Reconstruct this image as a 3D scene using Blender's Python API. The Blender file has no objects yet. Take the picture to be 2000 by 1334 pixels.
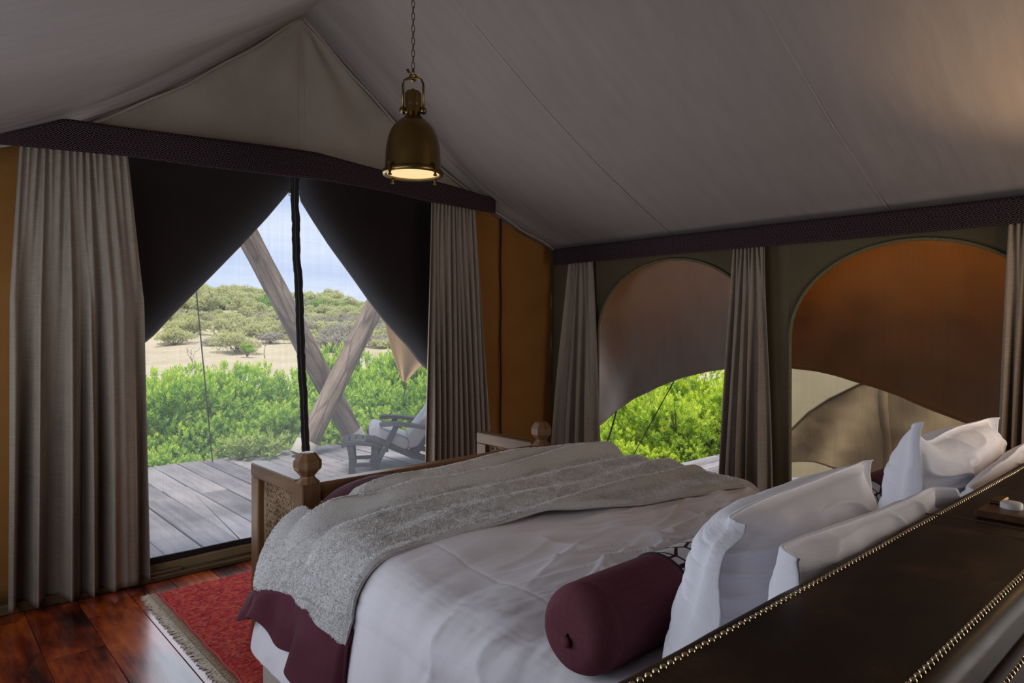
import bpy, math, random
import numpy as np
from mathutils import Vector, Matrix

random.seed(7)
rng = np.random.default_rng(7)
C = bpy.context.scene.collection
SC = bpy.context.scene

# ------------------------------------------------------------------ camera, world, sun, light, exposure
H = 1.45                      # eye height
FPX, CU, HZ = 1340.0, 1000.0, 633.0
TH = math.radians(48.25)      # door-wall axis (+X) to the right of the view axis
FW = np.array([math.cos(TH), math.sin(TH)])
RT = np.array([math.sin(TH), -math.cos(TH)])
cam = bpy.data.cameras.new('camera')
cam.sensor_width = 36.0
cam.lens = FPX / 2000 * 36
cam.shift_y = -(667 - HZ) / 2000
cam.clip_start = 0.02
cam.clip_end = 2000
cam_o = bpy.data.objects.new('camera', cam)
C.objects.link(cam_o)
cam_o.location = (0, 0, H)
cam_o.rotation_euler = (math.pi / 2, 0, -(math.pi / 2 - TH))
SC.camera = cam_o

SC.view_settings.view_transform = 'Standard'
SC.view_settings.look = 'None'
SC.view_settings.exposure = 0.0
SC.view_settings.gamma = 1.0
SC.view_settings.use_curve_mapping = False
SC.cycles.use_denoising = True
SC.cycles.max_bounces = 8
SC.cycles.diffuse_bounces = 4
SC.cycles.glossy_bounces = 3
SC.cycles.transmission_bounces = 4
SC.cycles.transparent_max_bounces = 24
SC.cycles.sample_clamp_indirect = 4.0
SC.cycles.caustics_reflective = False
SC.cycles.caustics_refractive = False


def make_world():
    w = bpy.data.worlds.new('overcast_sky')
    SC.world = w
    w.use_nodes = True
    nt = w.node_tree
    nt.nodes.clear()
    out = nt.nodes.new('ShaderNodeOutputWorld')
    bg = nt.nodes.new('ShaderNodeBackground')
    tc = nt.nodes.new('ShaderNodeTexCoord')
    mp = nt.nodes.new('ShaderNodeMapping')
    mp.inputs['Scale'].default_value = (1.6, 1.6, 7.0)
    nz = nt.nodes.new('ShaderNodeTexNoise')
    nz.inputs['Scale'].default_value = 2.2
    nz.inputs['Detail'].default_value = 6
    rp = nt.nodes.new('ShaderNodeValToRGB')
    rp.color_ramp.elements[0].position = 0.34
    rp.color_ramp.elements[0].color = (0.44, 0.56, 0.82, 1)
    rp.color_ramp.elements[1].position = 0.68
    rp.color_ramp.elements[1].color = (0.70, 0.78, 0.94, 1)
    nt.links.new(tc.outputs['Generated'], mp.inputs['Vector'])
    nt.links.new(mp.outputs['Vector'], nz.inputs['Vector'])
    nt.links.new(nz.outputs['Fac'], rp.inputs['Fac'])
    nt.links.new(rp.outputs['Color'], bg.inputs['Color'])
    bg.inputs['Strength'].default_value = 1.55
    nt.links.new(bg.outputs['Background'], out.inputs['Surface'])


make_world()


def lamp(name, kind, loc, energy, color, rot=None, size=None, size_y=None, radius=None, aim=None):
    l = bpy.data.lights.new(name, kind)
    l.energy = energy
    l.color = color
    if kind == 'AREA':
        l.shape = 'RECTANGLE'
        l.size = size
        l.size_y = size_y
    if radius is not None:
        l.shadow_soft_size = radius
    o = bpy.data.objects.new(name, l)
    C.objects.link(o)
    o.location = loc
    if aim is not None:
        o.rotation_euler = (Vector(aim) - Vector(loc)).to_track_quat('-Z', 'Y').to_euler()
    if rot is not None:
        o.rotation_euler = rot
    return o


sun = lamp('sun', 'SUN', (0, 0, 20), 5.2, (1.0, 0.95, 0.86), aim=(1.6, 2.2, 11.5))
sun.data.angle = math.radians(25)
# unseen fill lamps added beside and behind the camera to brighten the interior
lamp('side_fill_light', 'AREA', (-0.36, 2.5, 1.30), 30, (0.80, 0.87, 1.0), size=2.6, size_y=1.3, aim=(3.0, 2.5, 1.35))
lamp('rear_fill_light', 'AREA', (2.9, -1.3, 1.3), 46, (1.0, 0.94, 0.88), size=2.2, size_y=1.9, aim=(1.3, 3.0, 1.75))
lamp('front_doorway_fill', 'AREA', (1.95, 5.0, 1.25), 48, (0.86, 0.91, 1.0), size=2.1, size_y=1.9, aim=(1.95, 0.0, 1.0))  # added lamp outside the mesh that strengthens the doorway daylight
lamp('deck_bounce_fill', 'AREA', (1.95, 4.86, 0.14), 62, (1.0, 0.95, 0.92), size=2.2, size_y=0.9, aim=(1.95, 4.70, 2.2))  # added lamp standing in for light bounced off the deck
# warm bedside lamp standing just outside the frame
lamp('bedside_lamp_light', 'POINT', (3.40, 0.22, 1.42), 9, (1.0, 0.62, 0.28), radius=0.09)
bl = lamp('bedside_lamp_uplight', 'SPOT', (3.40, 0.30, 1.50), 42, (1.0, 0.66, 0.34), radius=0.07, aim=(3.42, 0.50, 2.55))
bl.data.spot_size = math.radians(75)
bl.data.spot_blend = 0.8


# ------------------------------------------------------------------ pixel rays (real distances on real planes)
def ray(u, v):
    k = (u - CU) / FPX
    d = FW + RT * k
    return np.array([d[0], d[1], -(v - HZ) / FPX])


def atY(u, v, y):
    d = ray(u, v)
    t = y / d[1]
    return np.array([d[0] * t, y, H + d[2] * t])


def atX(u, v, x):
    d = ray(u, v)
    t = x / d[0]
    return np.array([x, d[1] * t, H + d[2] * t])


def atZ(u, v, z):
    d = ray(u, v)
    t = (z - H) / d[2]
    return np.array([d[0] * t, d[1] * t, z])


def atT(u, v, t):
    d = ray(u, v)
    return np.array([d[0] * t, d[1] * t, H + d[2] * t])


# ------------------------------------------------------------------ numpy value noise
def _hash(ix, iy, seed):
    n = (ix.astype(np.int64) * 374761393 + iy.astype(np.int64) * 668265263 + seed * 1442695041) & 0xFFFFFFFF
    n = ((n ^ (n >> 13)) * 1274126177) & 0xFFFFFFFF
    n = (n ^ (n >> 16)) & 0xFFFF
    return n / 32767.5 - 1.0


def vnoise(x, y, seed=0):
    x = np.asarray(x, float)
    y = np.asarray(y, float)
    x, y = np.broadcast_arrays(x, y)
    ix = np.floor(x)
    iy = np.floor(y)
    fx = x - ix
    fy = y - iy
    fx = fx * fx * (3 - 2 * fx)
    fy = fy * fy * (3 - 2 * fy)
    a = _hash(ix, iy, seed)
    b = _hash(ix + 1, iy, seed)
    c = _hash(ix, iy + 1, seed)
    d = _hash(ix + 1, iy + 1, seed)
    return (a * (1 - fx) + b * fx) * (1 - fy) + (c * (1 - fx) + d * fx) * fy


def fbm(x, y, seed=0, oct=4):
    s = 0
    a = 1.0
    for i in range(oct):
        s = s + a * vnoise(np.asarray(x) * 2 ** i + 17.3 * i, np.asarray(y) * 2 ** i - 9.1 * i, seed + i)
        a *= 0.5
    return s


# ------------------------------------------------------------------ object helpers
def tag(o, label=None, cat=None, group=None, kind=None):
    if label:
        o['label'] = label
    if cat:
        o['category'] = cat
    if group:
        o['group'] = group
    if kind:
        o['kind'] = kind
    return o


def empty(name, loc=(0, 0, 0), rz=0.0):
    o = bpy.data.objects.new(name, None)
    o.empty_display_size = 0.05
    C.objects.link(o)
    o.location = loc
    o.rotation_euler = (0, 0, rz)
    return o


def world_origin(o):
    p = Vector((0, 0, 0))
    while o is not None:
        p += o.location
        o = o.parent
    return p


def make(name, verts, faces, mat, parent=None, base=None, local=False, uv=None, smooth=True, solid=None, subsurf=0):
    """One mesh object. verts are world coordinates unless local."""
    v = np.asarray(verts, float).reshape(-1, 3).copy()
    loc = Vector((0, 0, 0))
    if not local:
        if parent is not None:
            v -= np.array(world_origin(parent))
        elif base is not None:
            v -= np.array(base)
            loc = Vector(base)
    me = bpy.data.meshes.new(name)
    me.from_pydata(v.tolist(), [], [tuple(f) for f in faces])
    if smooth:
        me.polygons.foreach_set('use_smooth', [True] * len(me.polygons))
    if uv is not None:
        ul = me.uv_layers.new(name='UVMap')
        li = np.zeros(len(me.loops), int)
        me.loops.foreach_get('vertex_index', li)
        ul.data.foreach_set('uv', np.asarray(uv, float)[li].ravel())
    me.update()
    o = bpy.data.objects.new(name, me)
    C.objects.link(o)
    o.location = loc
    if parent is not None:
        o.parent = parent
    if mat is not None:
        me.materials.append(mat)
    if solid:
        m = o.modifiers.new('thickness', 'SOLIDIFY')
        m.thickness = solid
        m.offset = 0
    if subsurf:
        m = o.modifiers.new('smooth', 'SUBSURF')
        m.levels = subsurf
        m.render_levels = subsurf
    return o


def gridfaces(nu, nv, closed_u=False, closed_v=False):
    f = []
    for j in range(nv if closed_v else nv - 1):
        j2 = (j + 1) % nv
        for i in range(nu if closed_u else nu - 1):
            i2 = (i + 1) % nu
            f.append((j * nu + i, j * nu + i2, j2 * nu + i2, j2 * nu + i))
    return f


class MB:
    def __init__(self):
        self.v = []
        self.f = []

    def add(self, verts, faces):
        n = len(self.v)
        self.v += [tuple(map(float, p)) for p in verts]
        self.f += [tuple(i + n for i in q) for q in faces]

    def box(self, lo, hi, ch=0.0):
        x0, y0, z0 = lo
        x1, y1, z1 = hi
        if ch <= 0:
            self.add([(x0, y0, z0), (x1, y0, z0), (x1, y1, z0), (x0, y1, z0), (x0, y0, z1), (x1, y0, z1), (x1, y1, z1), (x0, y1, z1)],
                     [(3, 2, 1, 0), (4, 5, 6, 7), (0, 1, 5, 4), (1, 2, 6, 5), (2, 3, 7, 6), (3, 0, 4, 7)])
        else:
            c = ch
            rings = []
            for (zz, k) in ((z0, c), (z0 + c, 0), (z1 - c, 0), (z1, c)):
                rings.append([(x0 + k, y0 + c, zz), (x0 + c, y0 + k, zz), (x1 - c, y0 + k, zz), (x1 - k, y0 + c, zz),
                              (x1 - k, y1 - c, zz), (x1 - c, y1 - k, zz), (x0 + c, y1 - k, zz), (x0 + k, y1 - c, zz)])
            vs = [p for r in rings for p in r]
            fs = gridfaces(8, 4, closed_u=True)
            fs.append(tuple(range(7, -1, -1)))
            fs.append(tuple(range(24, 32)))
            self.add(vs, fs)

    def tube(self, pts, r, n=8, cap=True, squash=1.0):
        pts = [Vector(p) for p in pts]
        rs = r if hasattr(r, '__len__') else [r] * len(pts)
        nrm = None
        vs = []
        for i, p in enumerate(pts):
            d = (pts[min(i + 1, len(pts) - 1)] - pts[max(i - 1, 0)])
            d.normalize()
            if nrm is None:
                a = Vector((0, 0, 1)) if abs(d.z) < 0.9 else Vector((1, 0, 0))
                nrm = d.cross(a).normalized()
            else:
                nrm = (nrm - d * nrm.dot(d)).normalized()
            b = d.cross(nrm)
            for k in range(n):
                t = 2 * math.pi * k / n
                vs.append(p + (nrm * math.cos(t) + b * math.sin(t) * squash) * rs[i])
        fs = gridfaces(n, len(pts), closed_u=True)
        if cap:
            fs.append(tuple(range(n - 1, -1, -1)))
            fs.append(tuple(range(n * (len(pts) - 1), n * len(pts))))
        self.add(vs, fs)

    def ring(self, c, axis_u, axis_v, r, tr, n=16, m=6, a0=0, a1=2 * math.pi):
        c, U, V = Vector(c), Vector(axis_u), Vector(axis_v)
        W = U.cross(V).normalized()
        full = abs(a1 - a0 - 2 * math.pi) < 1e-6
        vs = []
        cnt = n if full else n + 1
        for i in range(cnt):
            t = a0 + (a1 - a0) * i / n
            d = U * math.cos(t) + V * math.sin(t)
            for k in range(m):
                q = 2 * math.pi * k / m
                vs.append(c + d * (r + tr * math.cos(q)) + W * tr * math.sin(q))
        self.add(vs, gridfaces(m, cnt, closed_u=True, closed_v=full))

    def lathe(self, prof, n=32, c=(0, 0, 0), cap=False):
        vs = []
        for (r, z) in prof:
            for k in range(n):
                t = 2 * math.pi * k / n
                vs.append((c[0] + r * math.cos(t), c[1] + r * math.sin(t), c[2] + z))
        fs = gridfaces(n, len(prof), closed_u=True)
        if cap:
            fs.append(tuple(range(n - 1, -1, -1)))
            fs.append(tuple(range(n * (len(prof) - 1), n * len(prof))))
        self.add(vs, fs)

    def bar(self, a, b, w, h, up=(0, 0, 1)):
        a, b, up = Vector(a), Vector(b), Vector(up)
        d = (b - a).normalized()
        s = d.cross(up).normalized()
        t = s.cross(d)
        vs = []
        for p in (a, b):
            for (i, j) in ((-1, -1), (1, -1), (1, 1), (-1, 1)):
                vs.append(p + s * (i * w / 2) + t * (j * h / 2))
        self.add(vs, [(3, 2, 1, 0), (4, 5, 6, 7), (0, 1, 5, 4), (1, 2, 6, 5), (2, 3, 7, 6), (3, 0, 4, 7)])

    def build(self, name, mat, parent=None, base=None, local=False, smooth=False, bevel=0, **kw):
        o = make(name, self.v, self.f, mat, parent, base, local, smooth=smooth, **kw)
        if bevel:
            m = o.modifiers.new('edge', 'BEVEL')
            m.width = bevel
            m.segments = 2
            m.limit_method = 'ANGLE'
        return o


# ------------------------------------------------------------------ materials
def nodes(name):
    m = bpy.data.materials.new(name)
    m.use_nodes = True
    nt = m.node_tree
    nt.nodes.clear()
    return m, nt, nt.nodes, nt.links


def N(nt, kind, **kw):
    n = nt.nodes.new(kind)
    for k, v in kw.items():
        if k.startswith('i_'):
            n.inputs[k[2:].replace('_', ' ')].default_value = v
        else:
            setattr(n, k, v)
    return n


def math_node(nt, op, a, b=None, c=None):
    n = nt.nodes.new('ShaderNodeMath')
    n.operation = op
    for i, x in enumerate((a, b, c)):
        if x is None:
            continue
        if isinstance(x, (int, float)):
            n.inputs[i].default_value = x
        else:
            nt.links.new(x, n.inputs[i])
    return n.outputs[0]


def ramp(nt, fac, stops):
    r = nt.nodes.new('ShaderNodeValToRGB')
    e = r.color_ramp.elements
    while len(e) < len(stops):
        e.new(0.5)
    for i, (p, c) in enumerate(stops):
        e[i].position = p
        e[i].color = tuple(c) + (1,) if len(c) == 3 else c
    nt.links.new(fac, r.inputs['Fac'])
    return r.outputs['Color']


def coords(nt, kind='Object', scale=(1, 1, 1), rot=(0, 0, 0)):
    tc = nt.nodes.new('ShaderNodeTexCoord')
    mp = nt.nodes.new('ShaderNodeMapping')
    mp.inputs['Scale'].default_value = scale
    mp.inputs['Rotation'].default_value = rot
    nt.links.new(tc.outputs[kind], mp.inputs['Vector'])
    return mp.outputs['Vector']


def noise(nt, vec, scale, detail=4, rough=0.55):
    n = nt.nodes.new('ShaderNodeTexNoise')
    n.inputs['Scale'].default_value = scale
    n.inputs['Detail'].default_value = detail
    n.inputs['Roughness'].default_value = rough
    if vec is not None:
        nt.links.new(vec, n.inputs['Vector'])
    return n.outputs['Fac']


def bump(nt, h, strength=0.3, dist=0.01):
    b = nt.nodes.new('ShaderNodeBump')
    b.inputs['Strength'].default_value = strength
    b.inputs['Distance'].default_value = dist
    nt.links.new(h, b.inputs['Height'])
    return b.outputs['Normal']


def principled(nt, col, rough=0.6, metal=0.0, normal=None, spec=None, sheen=0.0, coat=0.0):
    p = nt.nodes.new('ShaderNodeBsdfPrincipled')
    if isinstance(col, tuple):
        p.inputs['Base Color'].default_value = col + (1,) if len(col) == 3 else col
    else:
        nt.links.new(col, p.inputs['Base Color'])
    if isinstance(rough, (int, float)):
        p.inputs['Roughness'].default_value = rough
    else:
        nt.links.new(rough, p.inputs['Roughness'])
    p.inputs['Metallic'].default_value = metal
    if spec is not None:
        p.inputs['Specular IOR Level'].default_value = spec
    if sheen:
        p.inputs['Sheen Weight'].default_value = sheen
    if coat:
        p.inputs['Coat Weight'].default_value = coat
        p.inputs['Coat Roughness'].default_value = 0.15
    if normal is not None:
        nt.links.new(normal, p.inputs['Normal'])
    return p.outputs[0]


def finish(nt, shader):
    o = nt.nodes.new('ShaderNodeOutputMaterial')
    nt.links.new(shader, o.inputs['Surface'])


def mixsh(nt, fac, a, b):
    m = nt.nodes.new('ShaderNodeMixShader')
    if isinstance(fac, (int, float)):
        m.inputs[0].default_value = fac
    else:
        nt.links.new(fac, m.inputs[0])
    nt.links.new(a, m.inputs[1])
    nt.links.new(b, m.inputs[2])
    return m.outputs[0]


def cloth(name, c0, c1, weave=420.0, wrinkle=3.0, wr_str=0.25, rough=0.95, trans=None, transfac=0.0, kind='UV', slub=0.35, stretch=(1, 1, 1), sheen=0.0, wdist=0.02):
    m, nt, _, L = nodes(name)
    v = coords(nt, kind)
    # slubby threads in both directions
    vx = coords(nt, kind, (260, 7, 260))
    vy = coords(nt, kind, (7, 260, 7))
    tx = noise(nt, vx, 1.0, 2)
    ty = noise(nt, vy, 1.0, 2)
    th = math_node(nt, 'MULTIPLY', math_node(nt, 'ADD', tx, ty), 0.5)
    big = noise(nt, coords(nt, kind, stretch), wrinkle, 5, 0.55)
    f = math_node(nt, 'ADD', math_node(nt, 'MULTIPLY', th, slub * 2), math_node(nt, 'MULTIPLY', big, 1 - slub * 2 if slub < 0.5 else 0.2))
    col = ramp(nt, f, [(0.30, c0), (0.70, c1)])
    h = math_node(nt, 'ADD', math_node(nt, 'MULTIPLY', th, 0.04), big)
    nrm = bump(nt, h, wr_str, wdist)
    sh = principled(nt, col, rough, normal=nrm, spec=0.15, sheen=sheen)
    if trans is not None:
        t = nt.nodes.new('ShaderNodeBsdfTranslucent')
        t.inputs['Color'].default_value = trans + (1,)
        sh = mixsh(nt, transfac, sh, t.outputs[0])
    finish(nt, sh)
    return m


def wood(name, dark, light, scale=1.0, axis='Y', rough=0.5, bstr=0.2, per_object=0.25, wear=None, kind='Object'):
    m, nt, _, L = nodes(name)
    st = {'X': (2.0, 26, 26), 'Y': (26, 2.0, 26), 'Z': (26, 26, 2.0)}[axis]
    tc = nt.nodes.new('ShaderNodeTexCoord')
    oi = nt.nodes.new('ShaderNodeObjectInfo')
    add = nt.nodes.new('ShaderNodeVectorMath')
    add.operation = 'ADD'
    sc_ = nt.nodes.new('ShaderNodeVectorMath')
    sc_.operation = 'SCALE'
    cmb = nt.nodes.new('ShaderNodeCombineXYZ')
    L.new(oi.outputs['Random'], cmb.inputs[0])
    L.new(oi.outputs['Random'], cmb.inputs[1])
    L.new(cmb.outputs[0], sc_.inputs[0])
    sc_.inputs['Scale'].default_value = 37.0
    L.new(tc.outputs[kind], add.inputs[0])
    L.new(sc_.outputs[0], add.inputs[1])
    mp = nt.nodes.new('ShaderNodeMapping')
    mp.inputs['Scale'].default_value = tuple(s * scale for s in st)
    L.new(add.outputs[0], mp.inputs['Vector'])
    n1 = noise(nt, mp.outputs[0], 1.0, 6, 0.6)
    n2 = noise(nt, add.outputs[0], 3.0 * scale, 4, 0.6)
    f = math_node(nt, 'ADD', math_node(nt, 'MULTIPLY', n1, 0.6), math_node(nt, 'MULTIPLY', n2, 0.4))
    f = math_node(nt, 'ADD', f, math_node(nt, 'MULTIPLY', math_node(nt, 'SUBTRACT', oi.outputs['Random'], 0.5), per_object))
    col = ramp(nt, f, [(0.32, dark), (0.68, light)])
    finish(nt, principled(nt, col, rough, normal=bump(nt, n1, bstr, 0.004), spec=0.3))
    return m


def plain(name, col, rough=0.5, metal=0.0, var=0.15, scale=12, bstr=0.08, spec=0.4):
    m, nt, _, L = nodes(name)
    n = noise(nt, coords(nt, 'Object'), scale, 5)
    a = tuple(c * (1 - var) for c in col)
    b = tuple(min(1, c * (1 + var)) for c in col)
    finish(nt, principled(nt, ramp(nt, n, [(0.3, a), (0.7, b)]), rough, metal, bump(nt, n, bstr, 0.004), spec=spec))
    return m


M = {}
M['ceiling'] = cloth('ceiling_liner', (0.200, 0.175, 0.166), (0.232, 0.205, 0.195), wrinkle=5, wr_str=0.25, stretch=(0.55, 2.6, 1), slub=0.12, wdist=0.03)
M['seam'] = plain('stitched_seam', (0.24, 0.205, 0.185), 0.95, var=0.1, scale=60)
M['gable'] = cloth('gable_linen', (0.25, 0.215, 0.175), (0.32, 0.278, 0.228), wrinkle=4, wr_str=0.2, slub=0.2, stretch=(1, .8, 1))
M['curtain'] = cloth('curtain_linen', (0.165, 0.133, 0.103), (0.32, 0.262, 0.208), wrinkle=6, wr_str=0.12, slub=0.42)
M['ochre'] = cloth('ochre_canvas', (0.24, 0.108, 0.026), (0.31, 0.145, 0.038), wrinkle=2.2, wr_str=0.5, trans=(0.40, 0.15, 0.015), transfac=0.12, slub=0.15, stretch=(.7, 1.6, 1), wdist=0.04)
M['khaki'] = cloth('khaki_canvas', (0.080, 0.062, 0.035), (0.108, 0.086, 0.050), wrinkle=2.0, wr_str=0.2, slub=0.15)
M['olive_piping'] = plain('olive_piping', (0.12, 0.10, 0.045), 0.8, var=0.2, scale=60)
M['flap'] = cloth('door_flap_canvas', (0.035, 0.022, 0.018), (0.055, 0.036, 0.030), wrinkle=2.5, wr_str=0.3, slub=0.2, trans=(0.05, 0.02, 0.012), transfac=0.15)
M['awning'] = cloth('awning_canvas', (0.17, 0.118, 0.052), (0.24, 0.172, 0.085), wrinkle=3.0, wr_str=0.5, slub=0.2, trans=(0.74, 0.34, 0.02), transfac=0.42, stretch=(2.2, .8, 1), wdist=0.03)
M['awning_lit'] = cloth('awning_canvas_lit', (0.34, 0.29, 0.25), (0.44, 0.385, 0.335), wrinkle=3.0, wr_str=0.6, slub=0.2, trans=(0.62, 0.34, 0.10), transfac=0.30, stretch=(2.2, .8, 1), wdist=0.03)  # paler copy of the awning canvas, side skylight put into its colour
M['shade_cloth'] = cloth('shade_canvas', (0.27, 0.20, 0.12), (0.37, 0.28, 0.18), wrinkle=2.4, wr_str=0.5, slub=0.2, trans=(0.6, 0.42, 0.22), transfac=0.5, wdist=0.03)  # cloth of the unseen layer added to darken the flaps
M['tan_canvas'] = cloth('tan_canvas', (0.33, 0.235, 0.13), (0.40, 0.29, 0.17), wrinkle=2.4, wr_str=0.5, slub=0.35, stretch=(3, .6, 1), wdist=0.03)
M['pale_canvas'] = cloth('pale_canvas', (0.17, 0.138, 0.080), (0.22, 0.180, 0.110), wrinkle=2.4, wr_str=0.3, slub=0.2)
M['duvet'] = cloth('white_cotton', (0.62, 0.59, 0.62), (0.70, 0.67, 0.69), wrinkle=5, wr_str=0.25, slub=0.10, kind='UV', wdist=0.02, stretch=(1, 2.2, 1))
M['pillow'] = cloth('pillow_cotton', (0.84, 0.83, 0.89), (0.88, 0.87, 0.93), wrinkle=5, wr_str=0.6, slub=0.08, stretch=(1.0, 2.0, 1), wdist=0.02)
M['valance'] = cloth('valance_linen', (0.34, 0.30, 0.25), (0.46, 0.41, 0.35), wrinkle=4, wr_str=0.1, slub=0.45, kind='Object')
M['burgundy'] = cloth('burgundy_velvet', (0.060, 0.013, 0.021), (0.092, 0.024, 0.037), wrinkle=7, wr_str=0.35, slub=0.12, sheen=0.08)
M['bolster'] = cloth('plum_linen', (0.105, 0.030, 0.042), (0.16, 0.054, 0.068), wrinkle=6, wr_str=0.15, slub=0.30, kind='Object')
M['brass'] = plain('aged_brass', (0.19, 0.125, 0.045), 0.30, 1.0, 0.12, 14, 0.02)
M['dark_brass'] = plain('dark_brass_chain', (0.14, 0.10, 0.05), 0.45, 1.0, 0.3, 30, 0.05)
M['black'] = plain('black_webbing', (0.012, 0.011, 0.013), 0.8, var=0.3, scale=60)
M['nail'] = plain('brass_nail', (0.62, 0.50, 0.32), 0.22, 1.0, 0.1, 50, 0.0)
M['bench'] = wood('bench_teak', (0.085, 0.037, 0.014), (0.23, 0.118, 0.050), 1.2, 'X', 0.42, 0.25, 0.12)
M['bench_y'] = wood('bench_teak_arm', (0.065, 0.028, 0.010), (0.20, 0.104, 0.046), 1.2, 'Y', 0.42, 0.25, 0.12)
M['bench_z'] = wood('bench_teak_post', (0.070, 0.030, 0.011), (0.21, 0.108, 0.046), 1.2, 'Z', 0.42, 0.25, 0.12)
M['carving'] = wood('bench_carving', (0.11, 0.055, 0.022), (0.42, 0.30, 0.19), 4.0, 'Z', 0.55, 0.3, 0.1)
M['deckwood'] = wood('weathered_deck', (0.125, 0.115, 0.125), (0.30, 0.275, 0.275), 0.8, 'Y', 0.85, 0.6, 0.28)
M['deckwood_x'] = wood('weathered_deck_cross', (0.125, 0.115, 0.125), (0.30, 0.275, 0.275), 0.8, 'X', 0.85, 0.6, 0.28)
M['greywood'] = wood('grey_chair_wood', (0.015, 0.015, 0.019), (0.055, 0.054, 0.060), 1.5, 'X', 0.8, 0.3, 0.15)
M['sill'] = wood('sill_wood', (0.05, 0.032, 0.015), (0.16, 0.10, 0.045), 1.0, 'X', 0.5, 0.2, 0.1)
M['grey_cushion'] = cloth('grey_cushion', (0.20, 0.21, 0.235), (0.27, 0.28, 0.31), wrinkle=4, wr_str=0.15, slub=0.25, kind='Object')
M['rope'] = plain('guy_rope', (0.06, 0.05, 0.04), 0.9, var=0.3, scale=90)
M['collar'] = plain('pale_pole_collar', (0.46, 0.42, 0.35), 0.7, var=0.12)
M['white_plastic'] = plain('white_plastic', (0.80, 0.78, 0.74), 0.35, var=0.03)
M['switchwood'] = wood('switch_plate_wood', (0.075, 0.032, 0.012), (0.16, 0.075, 0.03), 2.0, 'X', 0.35, 0.1, 0.0)
M['bark'] = plain('shrub_bark', (0.16, 0.13, 0.10), 0.9, var=0.3, scale=20)
M['fringe'] = plain('wool_fringe', (0.50, 0.43, 0.33), 0.95, var=0.25, scale=60)
M['kilim'] = cloth('kilim_end', (0.20, 0.085, 0.05), (0.30, 0.15, 0.095), wrinkle=12, wr_str=0.2, slub=0.4, kind='Object')
M['underfloor'] = plain('dark_gap', (0.012, 0.009, 0.008), 0.95)


def mat_floor():
    m, nt, _, L = nodes('polished_floorboards')
    tc = nt.nodes.new('ShaderNodeTexCoord')
    oi = nt.nodes.new('ShaderNodeObjectInfo')
    cmb = nt.nodes.new('ShaderNodeCombineXYZ')
    L.new(math_node(nt, 'MULTIPLY', oi.outputs['Random'], 53), cmb.inputs[0])
    L.new(math_node(nt, 'MULTIPLY', oi.outputs['Random'], 31), cmb.inputs[1])
    add = nt.nodes.new('ShaderNodeVectorMath')
    add.operation = 'ADD'
    L.new(tc.outputs['Object'], add.inputs[0])
    L.new(cmb.outputs[0], add.inputs[1])
    mp = nt.nodes.new('ShaderNodeMapping')
    mp.inputs['Scale'].default_value = (2.6, 0.9, 1)
    L.new(add.outputs[0], mp.inputs['Vector'])
    big = noise(nt, mp.outputs[0], 1.1, 5, 0.65)
    mp2 = nt.nodes.new('ShaderNodeMapping')
    mp2.inputs['Scale'].default_value = (40, 2.5, 1)
    L.new(add.outputs[0], mp2.inputs['Vector'])
    gr = noise(nt, mp2.outputs[0], 1.0, 5)
    f = math_node(nt, 'ADD', math_node(nt, 'MULTIPLY', big, 0.85), math_node(nt, 'MULTIPLY', gr, 0.15))
    f = math_node(nt, 'ADD', f, math_node(nt, 'MULTIPLY', math_node(nt, 'SUBTRACT', oi.outputs['Random'], 0.5), 0.03))
    col = ramp(nt, f, [(0.40, (0.020, 0.005, 0.003)), (0.49, (0.17, 0.022, 0.006)), (0.62, (0.42, 0.085, 0.012))])
    rg = math_node(nt, 'ADD', math_node(nt, 'MULTIPLY', gr, 0.22), 0.16)
    finish(nt, principled(nt, col, rg, normal=bump(nt, gr, 0.06, 0.003), spec=0.55, coat=0.18))
    return m


def mat_pelmet():
    m, nt, _, L = nodes('diamond_pelmet_fabric')
    tc = nt.nodes.new('ShaderNodeTexCoord')
    sx = nt.nodes.new('ShaderNodeSeparateXYZ')
    L.new(tc.outputs['UV'], sx.inputs[0])
    x = math_node(nt, 'MULTIPLY', sx.outputs[0], 1 / 0.064)
    y = math_node(nt, 'MULTIPLY', sx.outputs[1], 1 / 0.043)
    a = math_node(nt, 'FRACT', math_node(nt, 'ADD', math_node(nt, 'ADD', x, y), 50))
    b = math_node(nt, 'FRACT', math_node(nt, 'ADD', math_node(nt, 'SUBTRACT', x, y), 50))
    d = math_node(nt, 'MAXIMUM', math_node(nt, 'ABSOLUTE', math_node(nt, 'SUBTRACT', a, 0.5)), math_node(nt, 'ABSOLUTE', math_node(nt, 'SUBTRACT', b, 0.5)))
    l1 = math_node(nt, 'LESS_THAN', math_node(nt, 'ABSOLUTE', math_node(nt, 'SUBTRACT', d, 0.385)), 0.036)
    l2 = math_node(nt, 'LESS_THAN', math_node(nt, 'ABSOLUTE', math_node(nt, 'SUBTRACT', d, 0.14)), 0.030)
    s = math_node(nt, 'MAXIMUM', l1, l2)
    st = noise(nt, coords(nt, 'UV'), 420, 1)
    s = math_node(nt, 'MULTIPLY', s, math_node(nt, 'ADD', math_node(nt, 'MULTIPLY', st, 0.9), 0.45))
    col = ramp(nt, s, [(0.0, (0.006, 0.0035, 0.005)), (1.0, (0.13, 0.085, 0.092))])
    finish(nt, principled(nt, col, 0.9, normal=bump(nt, s, 0.3, 0.003), spec=0.1))
    return m


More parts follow.
